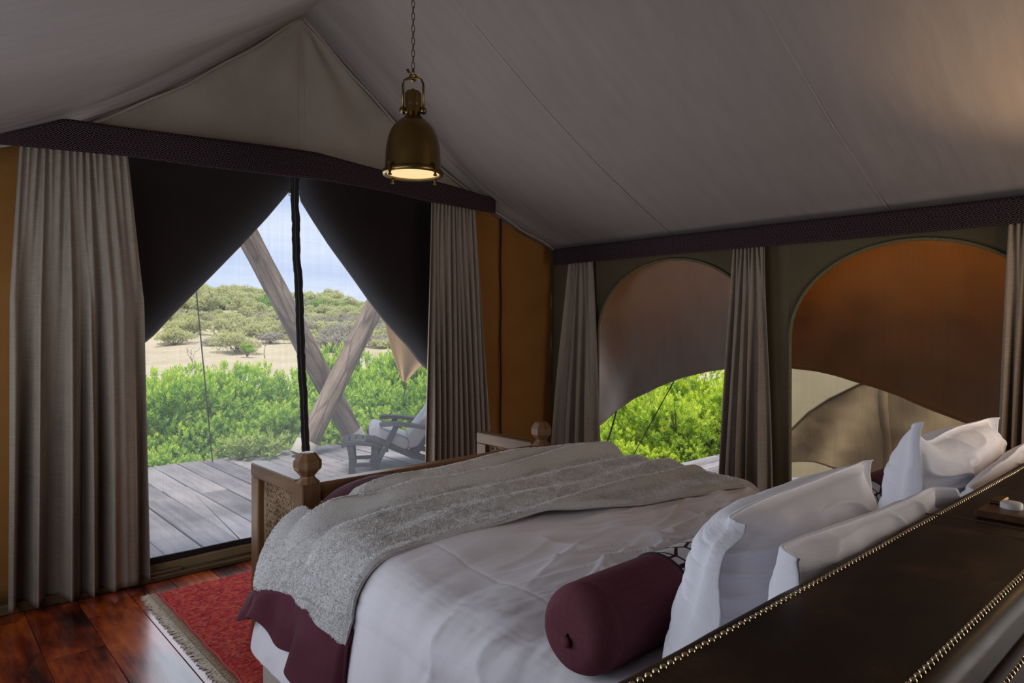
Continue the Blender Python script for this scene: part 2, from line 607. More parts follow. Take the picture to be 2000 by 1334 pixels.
def mat_screen(name, t, thread):
    """insect mesh: most rays pass, the dark threads catch the rest"""
    m, nt, _, L = nodes(name)
    v1 = noise(nt, coords(nt, 'UV', (150, 1.2, 1)), 1.0, 3)
    v2 = noise(nt, coords(nt, 'UV', (1.2, 150, 1)), 1.0, 3)
    f = math_node(nt, 'ADD', math_node(nt, 'MULTIPLY', math_node(nt, 'SUBTRACT', v1, 0.5), 0.22), math_node(nt, 'MULTIPLY', math_node(nt, 'SUBTRACT', v2, 0.5), 0.12))
    f = math_node(nt, 'ADD', f, t)
    tr = nt.nodes.new('ShaderNodeBsdfTransparent')
    df = nt.nodes.new('ShaderNodeBsdfDiffuse')
    df.inputs['Color'].default_value = tuple(c * 0.18 for c in thread) + (1,)
    tl = nt.nodes.new('ShaderNodeBsdfTranslucent')
    tl.inputs['Color'].default_value = tuple(min(1, c * 1.0) for c in thread) + (1,)
    body = mixsh(nt, 0.5, df.outputs[0], tl.outputs[0])
    finish(nt, mixsh(nt, f, body, tr.outputs[0]))
    return m


def mat_leaf(name, dark, mid, light, trans, tf=0.4):
    m, nt, _, L = nodes(name)
    g = nt.nodes.new('ShaderNodeNewGeometry')
    at = nt.nodes.new('ShaderNodeAttribute')
    at.attribute_name = 'young_lit'
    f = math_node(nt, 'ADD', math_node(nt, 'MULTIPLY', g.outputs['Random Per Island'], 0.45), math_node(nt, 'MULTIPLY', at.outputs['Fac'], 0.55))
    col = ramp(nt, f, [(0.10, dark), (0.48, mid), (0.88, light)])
    sh = principled(nt, col, 0.5, spec=0.2)
    t = nt.nodes.new('ShaderNodeBsdfTranslucent')
    mx = nt.nodes.new('ShaderNodeMixRGB')
    mx.blend_type = 'MULTIPLY'
    mx.inputs[0].default_value = 1.0
    mx.inputs[2].default_value = trans + (1,)
    L.new(col, mx.inputs[1])
    L.new(mx.outputs[0], t.inputs['Color'])
    finish(nt, mixsh(nt, tf, sh, t.outputs[0]))
    return m


def mat_ground():
    m, nt, _, L = nodes('dry_savanna')
    v = coords(nt, 'Object')
    n1 = noise(nt, v, 0.10, 5, 0.6)
    n2 = noise(nt, v, 1.3, 5, 0.7)
    f = math_node(nt, 'ADD', math_node(nt, 'MULTIPLY', n1, 0.6), math_node(nt, 'MULTIPLY', n2, 0.4))
    straw = ramp(nt, f, [(0.30, (0.30, 0.26, 0.155)), (0.45, (0.47, 0.395, 0.27)), (0.65, (0.59, 0.505, 0.355))])
    scrub = ramp(nt, n2, [(0.35, (0.33, 0.33, 0.17)), (0.60, (0.50, 0.48, 0.28))])
    at = nt.nodes.new('ShaderNodeAttribute')
    at.attribute_name = 'scrub'
    mx = nt.nodes.new('ShaderNodeMixRGB')
    L.new(at.outputs['Fac'], mx.inputs[0])
    L.new(straw, mx.inputs[1])
    L.new(scrub, mx.inputs[2])
    col = mx.outputs[0]
    finish(nt, principled(nt, col, 1.0, normal=bump(nt, n2, 0.6, 0.3), spec=0.05))
    return m


def mat_leather():
    m, nt, _, L = nodes('dark_leather')
    v = coords(nt, 'Object')
    n1 = noise(nt, v, 6, 6, 0.65)
    n2 = noise(nt, v, 260, 3)
    sc1 = noise(nt, coords(nt, 'Object', (3, 40, 3), (0, 0, 0.5)), 1.6, 2)
    f = math_node(nt, 'ADD', math_node(nt, 'MULTIPLY', n1, 0.85), math_node(nt, 'MULTIPLY', n2, 0.15))
    col = ramp(nt, f, [(0.36, (0.008, 0.0035, 0.002)), (0.52, (0.028, 0.012, 0.005)), (0.68, (0.085, 0.038, 0.014))])
    rg = math_node(nt, 'ADD', math_node(nt, 'MULTIPLY', n1, 0.40), 0.26)
    h = math_node(nt, 'ADD', math_node(nt, 'MULTIPLY', n2, 0.5), math_node(nt, 'MULTIPLY', sc1, 0.6))
    finish(nt, principled(nt, col, rg, normal=bump(nt, h, 0.12, 0.003), spec=0.2))
    return m


def mat_rug():
    m, nt, _, L = nodes('red_rug')
    tc = nt.nodes.new('ShaderNodeTexCoord')
    sx = nt.nodes.new('ShaderNodeSeparateXYZ')
    L.new(tc.outputs['Object'], sx.inputs[0])
    v = coords(nt, 'Object', (1, 1, 1))
    vo = nt.nodes.new('ShaderNodeTexVoronoi')
    vo.feature = 'F1'
    vo.distance = 'MANHATTAN'
    vo.inputs['Scale'].default_value = 22
    vo.inputs['Randomness'].default_value = 0.6
    L.new(v, vo.inputs['Vector'])
    n = noise(nt, coords(nt, 'Object', (9, 60, 1)), 1.0, 4)
    base = ramp(nt, n, [(0.32, (0.20, 0.012, 0.016)), (0.55, (0.37, 0.024, 0.026)), (0.72, (0.50, 0.070, 0.045))])
    # woven lozenge motifs in navy, ochre and light red wool, worn and uneven
    wob = noise(nt, v, 26, 3)
    wx = math_node(nt, 'ADD', math_node(nt, 'MULTIPLY', sx.outputs[0], 1 / 0.105), math_node(nt, 'MULTIPLY', wob, 0.35))
    wy = math_node(nt, 'ADD', math_node(nt, 'MULTIPLY', sx.outputs[1], 1 / 0.085), math_node(nt, 'MULTIPLY', wob, 0.35))
    a_ = math_node(nt, 'FRACT', math_node(nt, 'ADD', math_node(nt, 'ADD', wx, wy), 60))
    b_ = math_node(nt, 'FRACT', math_node(nt, 'ADD', math_node(nt, 'SUBTRACT', wx, wy), 60))
    dd = math_node(nt, 'MAXIMUM', math_node(nt, 'ABSOLUTE', math_node(nt, 'SUBTRACT', a_, 0.5)), math_node(nt, 'ABSOLUTE', math_node(nt, 'SUBTRACT', b_, 0.5)))
    motif = ramp(nt, dd, [(0.10, (0.045, 0.020, 0.045)), (0.16, (0.46, 0.20, 0.075)), (0.24, (0.44, 0.035, 0.030)), (0.40, (0.10, 0.010, 0.018)), (0.47, (0.50, 0.07, 0.045))])
    wear = noise(nt, v, 34, 3)
    wm = ramp(nt, wear, [(0.42, (0, 0, 0)), (0.60, (1, 1, 1))])
    mx = nt.nodes.new('ShaderNodeMixRGB')
    L.new(math_node(nt, 'MULTIPLY', wm, 0.75), mx.inputs[0])
    L.new(base, mx.inputs[1])
    L.new(motif, mx.inputs[2])
    vo.inputs['Scale'].default_value = 60
    pick = ramp(nt, vo.outputs['Color'], [(0.25, (0.05, 0.015, 0.03)), (0.5, (0.34, 0.03, 0.03)), (0.75, (0.46, 0.12, 0.06))])
    mx2 = nt.nodes.new('ShaderNodeMixRGB')
    mx2.inputs[0].default_value = 0.35
    L.new(mx.outputs[0], mx2.inputs[1])
    L.new(pick, mx2.inputs[2])
    pile = noise(nt, v, 240, 2)
    finish(nt, principled(nt, mx2.outputs[0], 0.95, normal=bump(nt, pile, 0.5, 0.006), spec=0.03))
    return m


def mat_fleece():
    m, nt, _, L = nodes('grey_fleece')
    v = coords(nt, 'Object')
    n1 = noise(nt, v, 210, 3, 0.6)
    n2 = noise(nt, v, 620, 2, 0.6)
    f = math_node(nt, 'ADD', math_node(nt, 'MULTIPLY', n1, 0.6), math_node(nt, 'MULTIPLY', n2, 0.4))
    col = ramp(nt, f, [(0.32, (0.50, 0.48, 0.465)), (0.62, (0.72, 0.70, 0.68))])
    finish(nt, principled(nt, col, 1.0, normal=bump(nt, f, 0.9, 0.008), spec=0.05, sheen=0.35))
    return m


def mat_pile():
    m, nt, _, L = nodes('grey_fleece_pile')
    g = nt.nodes.new('ShaderNodeNewGeometry')
    col = ramp(nt, g.outputs['Random Per Island'], [(0.0, (0.64, 0.62, 0.605)), (1.0, (0.92, 0.90, 0.885))])
    d = principled(nt, col, 1.0, spec=0.03)
    t = nt.nodes.new('ShaderNodeBsdfTranslucent')
    L.new(col, t.inputs['Color'])
    finish(nt, mixsh(nt, 0.35, d, t.outputs[0]))
    return m


def mat_log():
    m, nt, _, L = nodes('peeled_log')
    st = noise(nt, coords(nt, 'Object', (14, 14, 1.3)), 1.0, 6, 0.65)
    bl = noise(nt, coords(nt, 'Object', (3, 3, 1.2)), 1.5, 5, 0.6)
    vo = nt.nodes.new('ShaderNodeTexVoronoi')
    vo.feature = 'DISTANCE_TO_EDGE'
    vo.inputs['Scale'].default_value = 1.0
    L.new(coords(nt, 'Object', (10, 10, 1.6)), vo.inputs['Vector'])
    ck = ramp(nt, vo.outputs['Distance'], [(0.0, (0, 0, 0)), (0.09, (1, 1, 1))])
    f = math_node(nt, 'ADD', math_node(nt, 'MULTIPLY', st, 0.55), math_node(nt, 'MULTIPLY', bl, 0.45))
    col = ramp(nt, f, [(0.33, (0.13, 0.095, 0.072)), (0.52, (0.30, 0.235, 0.185)), (0.70, (0.48, 0.40, 0.33))])
    mx = nt.nodes.new('ShaderNodeMixRGB')
    mx.blend_type = 'MULTIPLY'
    mx.inputs[0].default_value = 0.45
    L.new(col, mx.inputs[1])
    L.new(ck, mx.inputs[2])
    h = math_node(nt, 'ADD', st, math_node(nt, 'MULTIPLY', vo.outputs['Distance'], 0.8))
    finish(nt, principled(nt, mx.outputs[0], 0.9, normal=bump(nt, h, 0.9, 0.03), spec=0.15))
    return m


def mat_bolster_band():
    m, nt, _, L = nodes('patterned_bolster_band')
    v = coords(nt, 'Object', (5, 5, 5))
    vo = nt.nodes.new('ShaderNodeTexVoronoi')
    vo.feature = 'DISTANCE_TO_EDGE'
    vo.inputs['Scale'].default_value = 3.2
    L.new(v, vo.inputs['Vector'])
    col = ramp(nt, vo.outputs['Distance'], [(0.05, (0.040, 0.010, 0.028)), (0.07, (0.62, 0.60, 0.60))])
    finish(nt, principled(nt, col, 0.85, spec=0.15))
    return m


def mat_emit(name, col, s):
    m, nt, _, L = nodes(name)
    e = nt.nodes.new('ShaderNodeEmission')
    e.inputs['Color'].default_value = col + (1,)
    e.inputs['Strength'].default_value = s
    finish(nt, e.outputs[0])
    return m


M['floor'] = mat_floor()
M['pelmet'] = mat_pelmet()
M['screen'] = mat_screen('door_mesh', 0.66, (0.085, 0.09, 0.10))
M['wscreen'] = mat_screen('window_mesh', 0.76, (0.14, 0.135, 0.13))
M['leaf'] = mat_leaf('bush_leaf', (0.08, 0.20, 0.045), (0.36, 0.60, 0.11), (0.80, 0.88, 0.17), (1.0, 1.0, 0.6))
M['leaf_sunny'] = mat_leaf('sunlit_bush_leaf', (0.13, 0.27, 0.04), (0.50, 0.68, 0.08), (0.90, 0.90, 0.14), (1.0, 1.0, 0.6))  # brighter copy of the bush leaf with sunlight put into its colour
M['leaf_pale'] = mat_leaf('weed_leaf', (0.16, 0.26, 0.05), (0.34, 0.46, 0.12), (0.58, 0.62, 0.22), (1.0, 1.0, 0.6))
M['leaf_far'] = mat_leaf('savanna_leaf', (0.42, 0.43, 0.24), (0.62, 0.61, 0.33), (0.76, 0.74, 0.40), (0.95, 1.0, 0.7), 0.4)  # distance haze is painted in as a paler leaf colour
M['leaf_grey'] = mat_leaf('thorn_leaf', (0.36, 0.33, 0.29), (0.48, 0.44, 0.37), (0.60, 0.57, 0.42), (0.9, 0.9, 0.75), 0.4)  # grey thorn leaves, paled in colour to imitate distance haze
M['leaf_dark'] = mat_leaf('dark_shrub_leaf', (0.15, 0.26, 0.08), (0.26, 0.44, 0.12), (0.42, 0.58, 0.17), (0.9, 1.0, 0.5), 0.4)
M['ground'] = mat_ground()
M['log'] = mat_log()
M['leather'] = mat_leather()
M['rug'] = mat_rug()
M['fleece'] = mat_fleece()
M['pile'] = mat_pile()
M['band'] = mat_bolster_band()
M['lampglow'] = mat_emit('lit_diffuser', (1.0, 0.76, 0.38), 1.0)

# ================================================================== STRUCTURE
DY = 4.29          # door wall
RX = 1.955         # ridge
EX0, EX1 = -0.42, 4.32
ZR, ZE = 3.45, 2.10
Y0 = -1.5


def roof_z(x, y):
    d = np.abs(np.asarray(x, float) - RX) / (EX1 - RX)
    z = ZR - (ZR - ZE) * d
    s = np.sin(np.pi * np.clip(d, 0, 1))
    # the liner is pulled down to the gable along a strip that widens from the ridge
    w = 0.12 + 0.75 * np.clip(d, 0, 1)
    g = (np.asarray(y, float) - (DY - w)) / w
    g = np.log1p(np.exp(np.clip(g * 16, -40, 40))) / 16
    g = np.clip(g, 0, 1.1)
    left = np.asarray(x, float) < RX
    sag = 0.095 + np.where(left, 0.14, 0.085) * g
    g = np.clip(g, 0, 1)
    bay = 0.02 * np.abs(np.sin(np.pi * (np.asarray(y, float) - 1.516) / 1.504))
    return z - s * (sag - bay * (1 - g))


def build_ceiling():
    xs = np.unique(np.concatenate([np.linspace(EX0 - 0.03, RX, 50), np.linspace(RX, EX1 + 0.03, 50)]))
    ys = np.concatenate([np.linspace(Y0, DY - 1.0, 60), np.linspace(DY - 0.98, DY + 0.02, 70)])
    X, Y = np.meshgrid(xs, ys)
    Z = roof_z(X, Y)
    g = np.clip((Y - (DY - 0.5)) / 0.5, 0, 1)
    d = np.abs(X - RX)
    # fine tension pleats near the gable edge, slack wrinkles between the seams
    Z += g * 0.004 * np.sin(Y * 130 + d * 3.0) * np.sin(np.pi * np.clip(d / 2.3, 0, 1))
    Z += 0.004 * fbm(d * 1.2, Y * 5, 3) * np.clip(d * 2, 0, 1)
    sl = d * 1.15
    uv = np.stack([np.where(X > RX, sl, sl + 5), Y], -1).reshape(-1, 2)
    o = make('ceiling', np.stack([X, Y, Z], -1), gridfaces(len(xs), len(ys)), M['ceiling'], uv=uv, solid=0.004)
    tag(o, 'grey canvas ceiling liner of the ridge tent', None, None, 'structure')
    # stitched seams
    for yy in (3.02, 1.516, 0.02):
        for side in (-1, 1):
            if side < 0:
                continue
            vs = []
            n = 40
            for i in range(n + 1):
                x = RX + side * (EX1 - RX) * i / n
                wob = 0.0012 * math.sin(i * 0.7 + yy)
                for k, (dy, dz) in enumerate(((-0.006, -0.0005), (0, -0.0018), (0.006, -0.0005))):
                    vs.append((x, yy + dy + wob, float(roof_z(x, yy)) + dz - 0.003))
            make('seam', vs, gridfaces(3, n + 1), M['seam'], parent=o, uv=np.array(vs)[:, :2])
    # piping along the gable edge and the ridge
    for side in (-1, 1):
        mb = MB()
        pts = []
        for i in range(41):
            x = RX + side * (EX1 - RX) * i / 40
            pts.append((x, DY - 0.055, float(roof_z(x, DY)) + 0.006 * math.sin(i * .9) - 0.006))
        mb.tube(pts, 0.009, 6)
        mb.build('gable_piping', M['gable'], o, smooth=True)
    return o


build_ceiling()

# floor with separate boards
floor = make('floor', [(-0.6, Y0, -0.03), (4.5, Y0, -0.03), (4.5, DY + 0.06, -0.03), (-0.6, DY + 0.06, -0.03)], [(0, 1, 2, 3)], M['underfloor'], smooth=False)
tag(floor, 'polished reddish brown plank floor', None, None, 'structure')


def boards(parent, name, x0, x1, y0, y1, w, xref, ztop, th, mat, lens, seed, gap=0.003, axis='Y', rough_edge=0.0):
    r = random.Random(seed)
    k0 = math.floor((x0 - xref) / w)
    x = xref + k0 * w
    cnt = 0
    while x < x1 - 0.01:
        a0, a1 = max(x, x0), min(x + w, x1)
        y = y0 - r.uniform(0, lens[1]) * 0.8
        while y < y1:
            l = r.uniform(*lens)
            b0, b1 = max(y, y0), min(y + l, y1)
            if b1 - b0 > 0.05 and a1 - a0 > 0.02:
                mb = MB()
                zj = r.uniform(-0.0035, 0.0035) if rough_edge else 0
                lo = (a0 + gap, b0 + gap, ztop - th)
                hi = (a1 - gap, b1 - gap, ztop + zj)
                cx = ((lo[0] + hi[0]) / 2, (lo[1] + hi[1]) / 2, ztop)
                if axis == 'X':
                    lo, hi = (lo[1], lo[0], lo[2]), (hi[1], hi[0], hi[2])
                mb.box(lo, hi, 0.004 if rough_edge else 0.0015)
                if rough_edge:
                    mb.v = [(px + r.uniform(-1, 1) * rough_edge, py + r.uniform(-1, 1) * rough_edge, pz) for (px, py, pz) in mb.v]
                mb.build(name, mat, parent)
                cnt += 1
            y += l
        x += w
    return cnt


boards(floor, 'floorboard', 0.018, 4.3, -0.6, DY - 0.02, 0.225, 0.468, 0.0, 0.025, M['floor'], (0.9, 2.2), 5, 0.0012)


# walls ------------------------------------------------------------
def sheet(name, x0, x1, y, z0f, z1f, mat, n=40, m=20, wob=0.006, seed=1, solid=0.004, kind='structure', label=None, parent=None, along='X'):
    xs = np.linspace(x0, x1, n)
    k = np.linspace(0, 1, m)
    X, K = np.meshgrid(xs, k)
    zz0 = np.array([z0f(x) for x in xs])
    zz1 = np.array([z1f(x) for x in xs])
    Z = zz0[None, :] * (1 - K) + zz1[None, :] * K
    D = y + wob * fbm(X * 1.4, Z * 1.1, seed)
    V = np.stack([X, D, Z], -1) if along == 'X' else np.stack([D, X, Z], -1)
    o = make(name, V, gridfaces(n, m), mat, parent=parent, uv=np.stack([X, Z], -1).reshape(-1, 2), solid=solid)
    if kind and parent is None:
        tag(o, label, None, None, kind)
    return o


DX0, DX1 = 0.72, 3.19     # door opening
rz = lambda x: float(roof_z(x, DY)) + 0.0
wall_back = empty('wall_back', (0, DY, 0))
tag(wall_back, 'ochre canvas end wall with linen gable around the mesh doorway', None, None, 'structure')
sheet('canvas_panel', EX0 - 0.03, DX0, DY + 0.02, lambda x: 0.0, lambda x: min(2.45, rz(x) + 0.02), M['ochre'], parent=wall_back, seed=4, n=24)


def ochre_right():
    xs = np.linspace(DX1, EX1 + 0.03, 60)
    k = np.linspace(0, 1, 60)
    X, K = np.meshgrid(xs, k)
    top = np.array([min(2.45, rz(x) + 0.02) for x in xs])
    Z = top[None, :] * K
    # diagonal tension creases running down from the eave corner
    a = (EX1 - X) * 0.75 + (Z - 1.95) * 1.0
    D = DY + 0.02 + 0.005 * fbm(X * 1.4, Z * 1.1, 8) + 0.006 * np.sin(a * 16) * np.exp(-((Z - 1.5) ** 2) / 0.3) * np.clip((X - 3.2) * 2, 0, 1)
    make('canvas_panel', np.stack([X, D, Z], -1), gridfaces(60, 60), M['ochre'], parent=wall_back, uv=np.stack([X, Z], -1).reshape(-1, 2), solid=0.004)


ochre_right()
mb = MB()
mb.tube([(3.70 + 0.004 * math.sin(i), DY - 0.004, 2.42 - 0.1 * i) for i in range(24)], 0.012, 6, squash=0.5)
mb.build('zip_tape', M['black'], wall_back, smooth=True)


def gable():
    xs = np.linspace(EX0 + 0.3, EX1 - 0.35, 130)
    k = np.linspace(0, 1, 60)
    X, K = np.meshgrid(xs, k)
    z0 = 2.475
    top = np.array([max(z0 + 0.005, rz(x) + 0.015) for x in xs])
    Z = z0 * (1 - K) + top[None, :] * K
    dx = X - RX
    dz = np.maximum(ZR - Z, 0.05)
    ang = dx / dz                             # fan of folds gathered at the apex
    fold = 0.020 * np.sin(ang * 9.0 + 0.6) * np.exp(-dz / 0.45) * np.clip(dz / 0.15, 0, 1)
    fold += 0.010 * np.sin(dz * 14 + np.abs(dx) * 5) * np.exp(-((np.abs(dx) - 0.9) ** 2) / 0.3)
    D = DY - 0.035 + fold + 0.005 * fbm(X * 2, Z * 2, 21)
    o = make('gable_cloth', np.stack([X, D, Z], -1), gridfaces(130, 60), M['gable'], parent=wall_back, uv=np.stack([X, Z], -1).reshape(-1, 2), solid=0.003)
    vs = []
    for i in range(30):
        z = 2.48 + (ZR - 0.22 - 2.48) * i / 29
        for xx in (RX - 0.020, RX + 0.020):
            dzz = max(ZR - z, 0.05)
            vs.append((xx, DY - 0.0385 + 0.020 * math.sin((xx - RX) / dzz * 9 + 0.6) * math.exp(-dzz / 0.45) + 0.005 * float(fbm(xx * 2, z * 2, 21)), z))
    make('seam', vs, gridfaces(2, 30), M['gable'], parent=o, uv=np.array(vs)[:, [0, 2]])


gable()

# arched side wall --------------------------------------------------
ARCH = [(3.045, 0.715), (1.405, 0.715)]
AZ0, AZS, AZT = 0.10, 1.36, 1.935


def hole_top(y):
    for c, hw in ARCH:
        if abs(y - c) < hw - 1e-9:
            return AZS + (AZT - AZS) * math.sqrt(max(0.0, 1 - ((y - c) / hw) ** 2))
    return None


wall_right = empty('wall_right', (EX1, 1.5, 0))
tag(wall_right, 'dark khaki canvas side wall with two arched openings', None, None, 'structure')


def arch_wall():
    ed = [DY + 0.02]
    for c, hw in ARCH:
        ed += [c + hw, c - hw]
    ed.append(Y0)
    V, F, UV = [], [], []

    def strip(ys, zlo, zhi, m=2):
        n0 = len(V)
        for y in ys:
            a, b = zlo(y), zhi(y)
            for j in range(m):
                z = a + (b - a) * j / (m - 1)
                V.append((EX1 + 0.004 * float(fbm(y * 1.6, z * 1.2, 31)), y, z))
                UV.append((y, z))
        for i in range(len(ys) - 1):
            for j in range(m - 1):
                F.append((n0 + i * m + j, n0 + (i + 1) * m + j, n0 + (i + 1) * m + j + 1, n0 + i * m + j + 1))
    top = lambda y: ZE + 0.03
    for i in range(0, len(ed), 2):
        strip(np.linspace(ed[i], ed[i + 1], 14), lambda y: 0.0, top, 24)
    for c, hw in ARCH:
        th = np.linspace(0, math.pi, 61)
        ys = c + hw * np.cos(th)
        strip(ys, lambda y: AZS + (AZT - AZS) * math.sqrt(max(0.0, 1 - ((y - c) / hw) ** 2)), top, 6)
        strip(ys, lambda y: 0.0, lambda y: AZ0, 2)
    make('canvas_panel', V, F, M['khaki'], parent=wall_right, uv=UV, solid=0.006)


arch_wall()
for i, (c, hw) in enumerate(ARCH):
    w = empty('window_%d' % (i + 1), (EX1 + 0.02, c, AZ0))
    tag(w, ['arched mesh window nearest the end wall, bush showing beneath its raised flap', 'arched mesh window glowing orange, beside the white pillows'][i], None, None, 'structure')
    th = np.linspace(0, math.pi, 61)
    ys = c + hw * np.cos(th)
    V, UV = [], []
    m = 12
    for y in ys:
        b = AZS + (AZT - AZS) * math.sqrt(max(0.0, 1 - ((y - c) / hw) ** 2))
        for j in range(m):
            z = AZ0 + (b - AZ0) * j / (m - 1)
            V.append((EX1 + 0.015, y, z))
            UV.append((y, z))
    make('mesh_screen', V, gridfaces(m, 61), M['wscreen'], parent=w, uv=UV)
    mb = MB()
    pts = [(EX1 - 0.008, c + hw, AZ0 + 0.05 * k) for k in range(25)]
    pts += [(EX1 - 0.008, c + hw * math.cos(t), AZS + (AZT - AZS) * math.sin(t)) for t in np.linspace(0.02, math.pi - 0.02, 60)]
    pts += [(EX1 - 0.008, c - hw, AZ0 + 0.05 * k) for k in range(24, -1, -1)]
    mb.tube(pts, 0.011, 6)
    mb.build('arch_piping', M['olive_piping'], w, smooth=True)

# the side beside the camera and the end behind it (out of frame): plain canvas
o = sheet('wall_left', Y0, DY + 0.02, EX0, lambda x: 0.0, lambda x: ZE + 0.03, M['khaki'], label='khaki canvas side wall beside the camera', along='Y', seed=9)
o = sheet('wall_front', EX0, EX1, Y0, lambda x: 0.0, lambda x: float(roof_z(x, 0)) + 0.02, M['khaki'], n=60, label='khaki canvas end wall behind the headboard', seed=10)

# trim at the foot of the wall beside the doorway
mb = MB()
mb.box((EX0, DY - 0.075, 0.0), (DX0 + 0.5, DY - 0.03, 0.05), 0.006)
o = mb.build('baseboard_back', M['sill'])
tag(o, 'low grey wooden skirting under the wide curtain', None, None, 'structure')


# ------------------------------------------------------------------ door: mesh, zip, sill
door = empty('door_1', (RX, DY, 0))
tag(door, 'mesh doorway with a black zip down the middle, opening on the deck', None, None, 'structure')
xs = np.linspace(DX0, DX1, 60)
zs = np.linspace(0.10, 2.46, 60)
X, Z = np.meshgrid(xs, zs)
D = DY - 0.0 + 0.012 * np.sin((X - DX0) * 2.4) * np.sin(Z * 1.6) + 0.004 * fbm(X * 2, Z * 2, 5)
make('mesh_screen', np.stack([X, D, Z], -1), gridfaces(60, 60), M['screen'], parent=door, uv=np.stack([X, Z], -1).reshape(-1, 2))


def ribbon(cent, w, y, mat, name, parent, seed, th=0.012, bulge=0.006):
    P = np.array([atY(u, v, y) for (u, v) in cent])
    t = np.linspace(0, len(P) - 1, 90)
    X = np.interp(t, range(len(P)), P[:, 0])
    Z = np.interp(t, range(len(P)), P[:, 2])
    X = X + 0.003 * fbm(Z * 9, 0 * Z, seed)
    V, UV = [], []
    for i in range(90):
        ww = w * (1 + 0.10 * float(vnoise(Z[i] * 30, 0, seed)))
        for k, s in enumerate((-0.5, -0.25, 0, 0.25, 0.5)):
            V.append((X[i] + s * ww, y - bulge * (1 - (2 * s) ** 2) * (0.4 if k == 2 else 1), Z[i]))
            UV.append((s * ww, Z[i]))
    return make(name, V, gridfaces(5, 90), mat, parent=parent, uv=UV, solid=th)


zipc = [(575.5, 330), (576, 400), (577, 450), (579, 500), (583, 560), (586, 640), (588, 700), (591, 760), (594.5, 820), (597, 880), (600, 940), (602, 985)]
zp = ribbon(zipc, 0.052, DY - 0.025, M['black'], 'zip_strip', door, 3)
M['zip_teeth'] = plain('zip_teeth', (0.05, 0.045, 0.045), 0.5, var=0.3, scale=200)
ribbon(zipc, 0.006, DY - 0.036, M['zip_teeth'], 'zip_teeth', zp, 3, th=0.003, bulge=0.002)
pz = atY(566.5, 376, DY - 0.03)
mb = MB()
mb.ring(pz + np.array([0, 0, -0.012]), (1, 0, 0), (0, 0, 1), 0.009, 0.0025, 12, 5)
mb.box(pz + np.array([-0.007, -0.004, -0.005]), pz + np.array([0.007, 0.004, 0.02]), 0.002)
mb.build('zip_pull', M['dark_brass'], door, smooth=True)


def long_strip(name, z0, z1, y, mat, th, seed, parent, x0=DX0 - 0.1, x1=DX1 + 0.1):
    n = 60
    V, UV = [], []
    for i in range(n):
        x = x0 + (x1 - x0) * i / (n - 1)
        for k in range(5):
            z = z0 + (z1 - z0) * k / 4 + 0.004 * float(fbm(x * 4, k * 0.3, seed))
            V.append((x, y + 0.006 * float(fbm(x * 3, z * 8, seed + 3)), z))
            UV.append((x, z))
    return make(name, V, gridfaces(5, n), mat, parent=parent, uv=UV, solid=th)


long_strip('hem_tape', 0.088, 0.125, DY - 0.03, M['black'], 0.014, 4, door)
M['sill_canvas'] = cloth('sill_canvas', (0.16, 0.115, 0.06), (0.24, 0.18, 0.10), wrinkle=6, wr_str=0.5, slub=0.2)
long_strip('hem_canvas', 0.028, 0.09, DY - 0.035, M['sill_canvas'], 0.008, 6, door)
mb = MB()
mb.box((DX0 - 0.1, DY - 0.085, 0.0), (DX1 + 0.1, DY + 0.05, 0.030), 0.006)
mb.build('sill', M['sill'], door)


# ------------------------------------------------------------------ door flaps tied back outside the mesh
def flap(label, edge, far_u, y, name, seed, tie):
    """edge: pixels down the tied-back hem; the cloth fans from there to the jamb"""
    E = np.array([atY(u, v, y) for (u, v) in edge])
    n, m = 50, 24
    t = np.linspace(0, len(E) - 1, n)
    EXx = np.interp(t, range(len(E)), E[:, 0])
    EZ = np.interp(t, range(len(E)), E[:, 2])
    ju = atY(far_u, 500, y)[0]
    V, UV = [], []
    for i in range(n):
        for j in range(m):
            k = j / (m - 1)
            x = EXx[i] * (1 - k) + ju * k
            z = EZ[i] + 0.02 * math.sin(k * 3.1) * (i / n)
            d = 0.022 * math.sin(k * 9 + i * 0.05) * (i / n) + 0.012 * float(fbm(x * 3, z * 3, seed))
            if j == 0:
                d += 0.0
            V.append((x, y + d, z))
            UV.append((x, z))
    o = make(name, V, gridfaces(m, n), M['flap'], base=(ju, y, 0.9), uv=UV, solid=0.006)
    tag(o, label, 'flap')
    mb = MB()
    mb.tube([(EXx[i], y + 0.002, EZ[i]) for i in range(0, n)], [0.006 + 0.020 * (i / n) ** 1.5 for i in range(n)], 8)
    h = mb.build('rolled_hem', M['flap'], smooth=True)
    h.parent = o
    h.location = -o.location
    # closed upper part
    return o


left_edge = [(568, 300), (568, 368), (520, 424), (470, 477), (420, 527), (370, 576), (330, 615), (296, 650), (262, 676)]
right_edge = [(586, 305), (586, 388), (612, 430), (645, 480), (690, 541), (725, 590), (750, 622), (775, 650), (800, 676), (818, 700), (832, 714), (845, 722)]
flap('dark canvas door flap tied back behind the wide curtain', left_edge, 215, DY + 0.07, 'door_flap', 5, None)
flap('dark canvas door flap tied back beside the narrow curtain of the doorway', right_edge, 868, DY + 0.07, 'door_flap', 6, None)


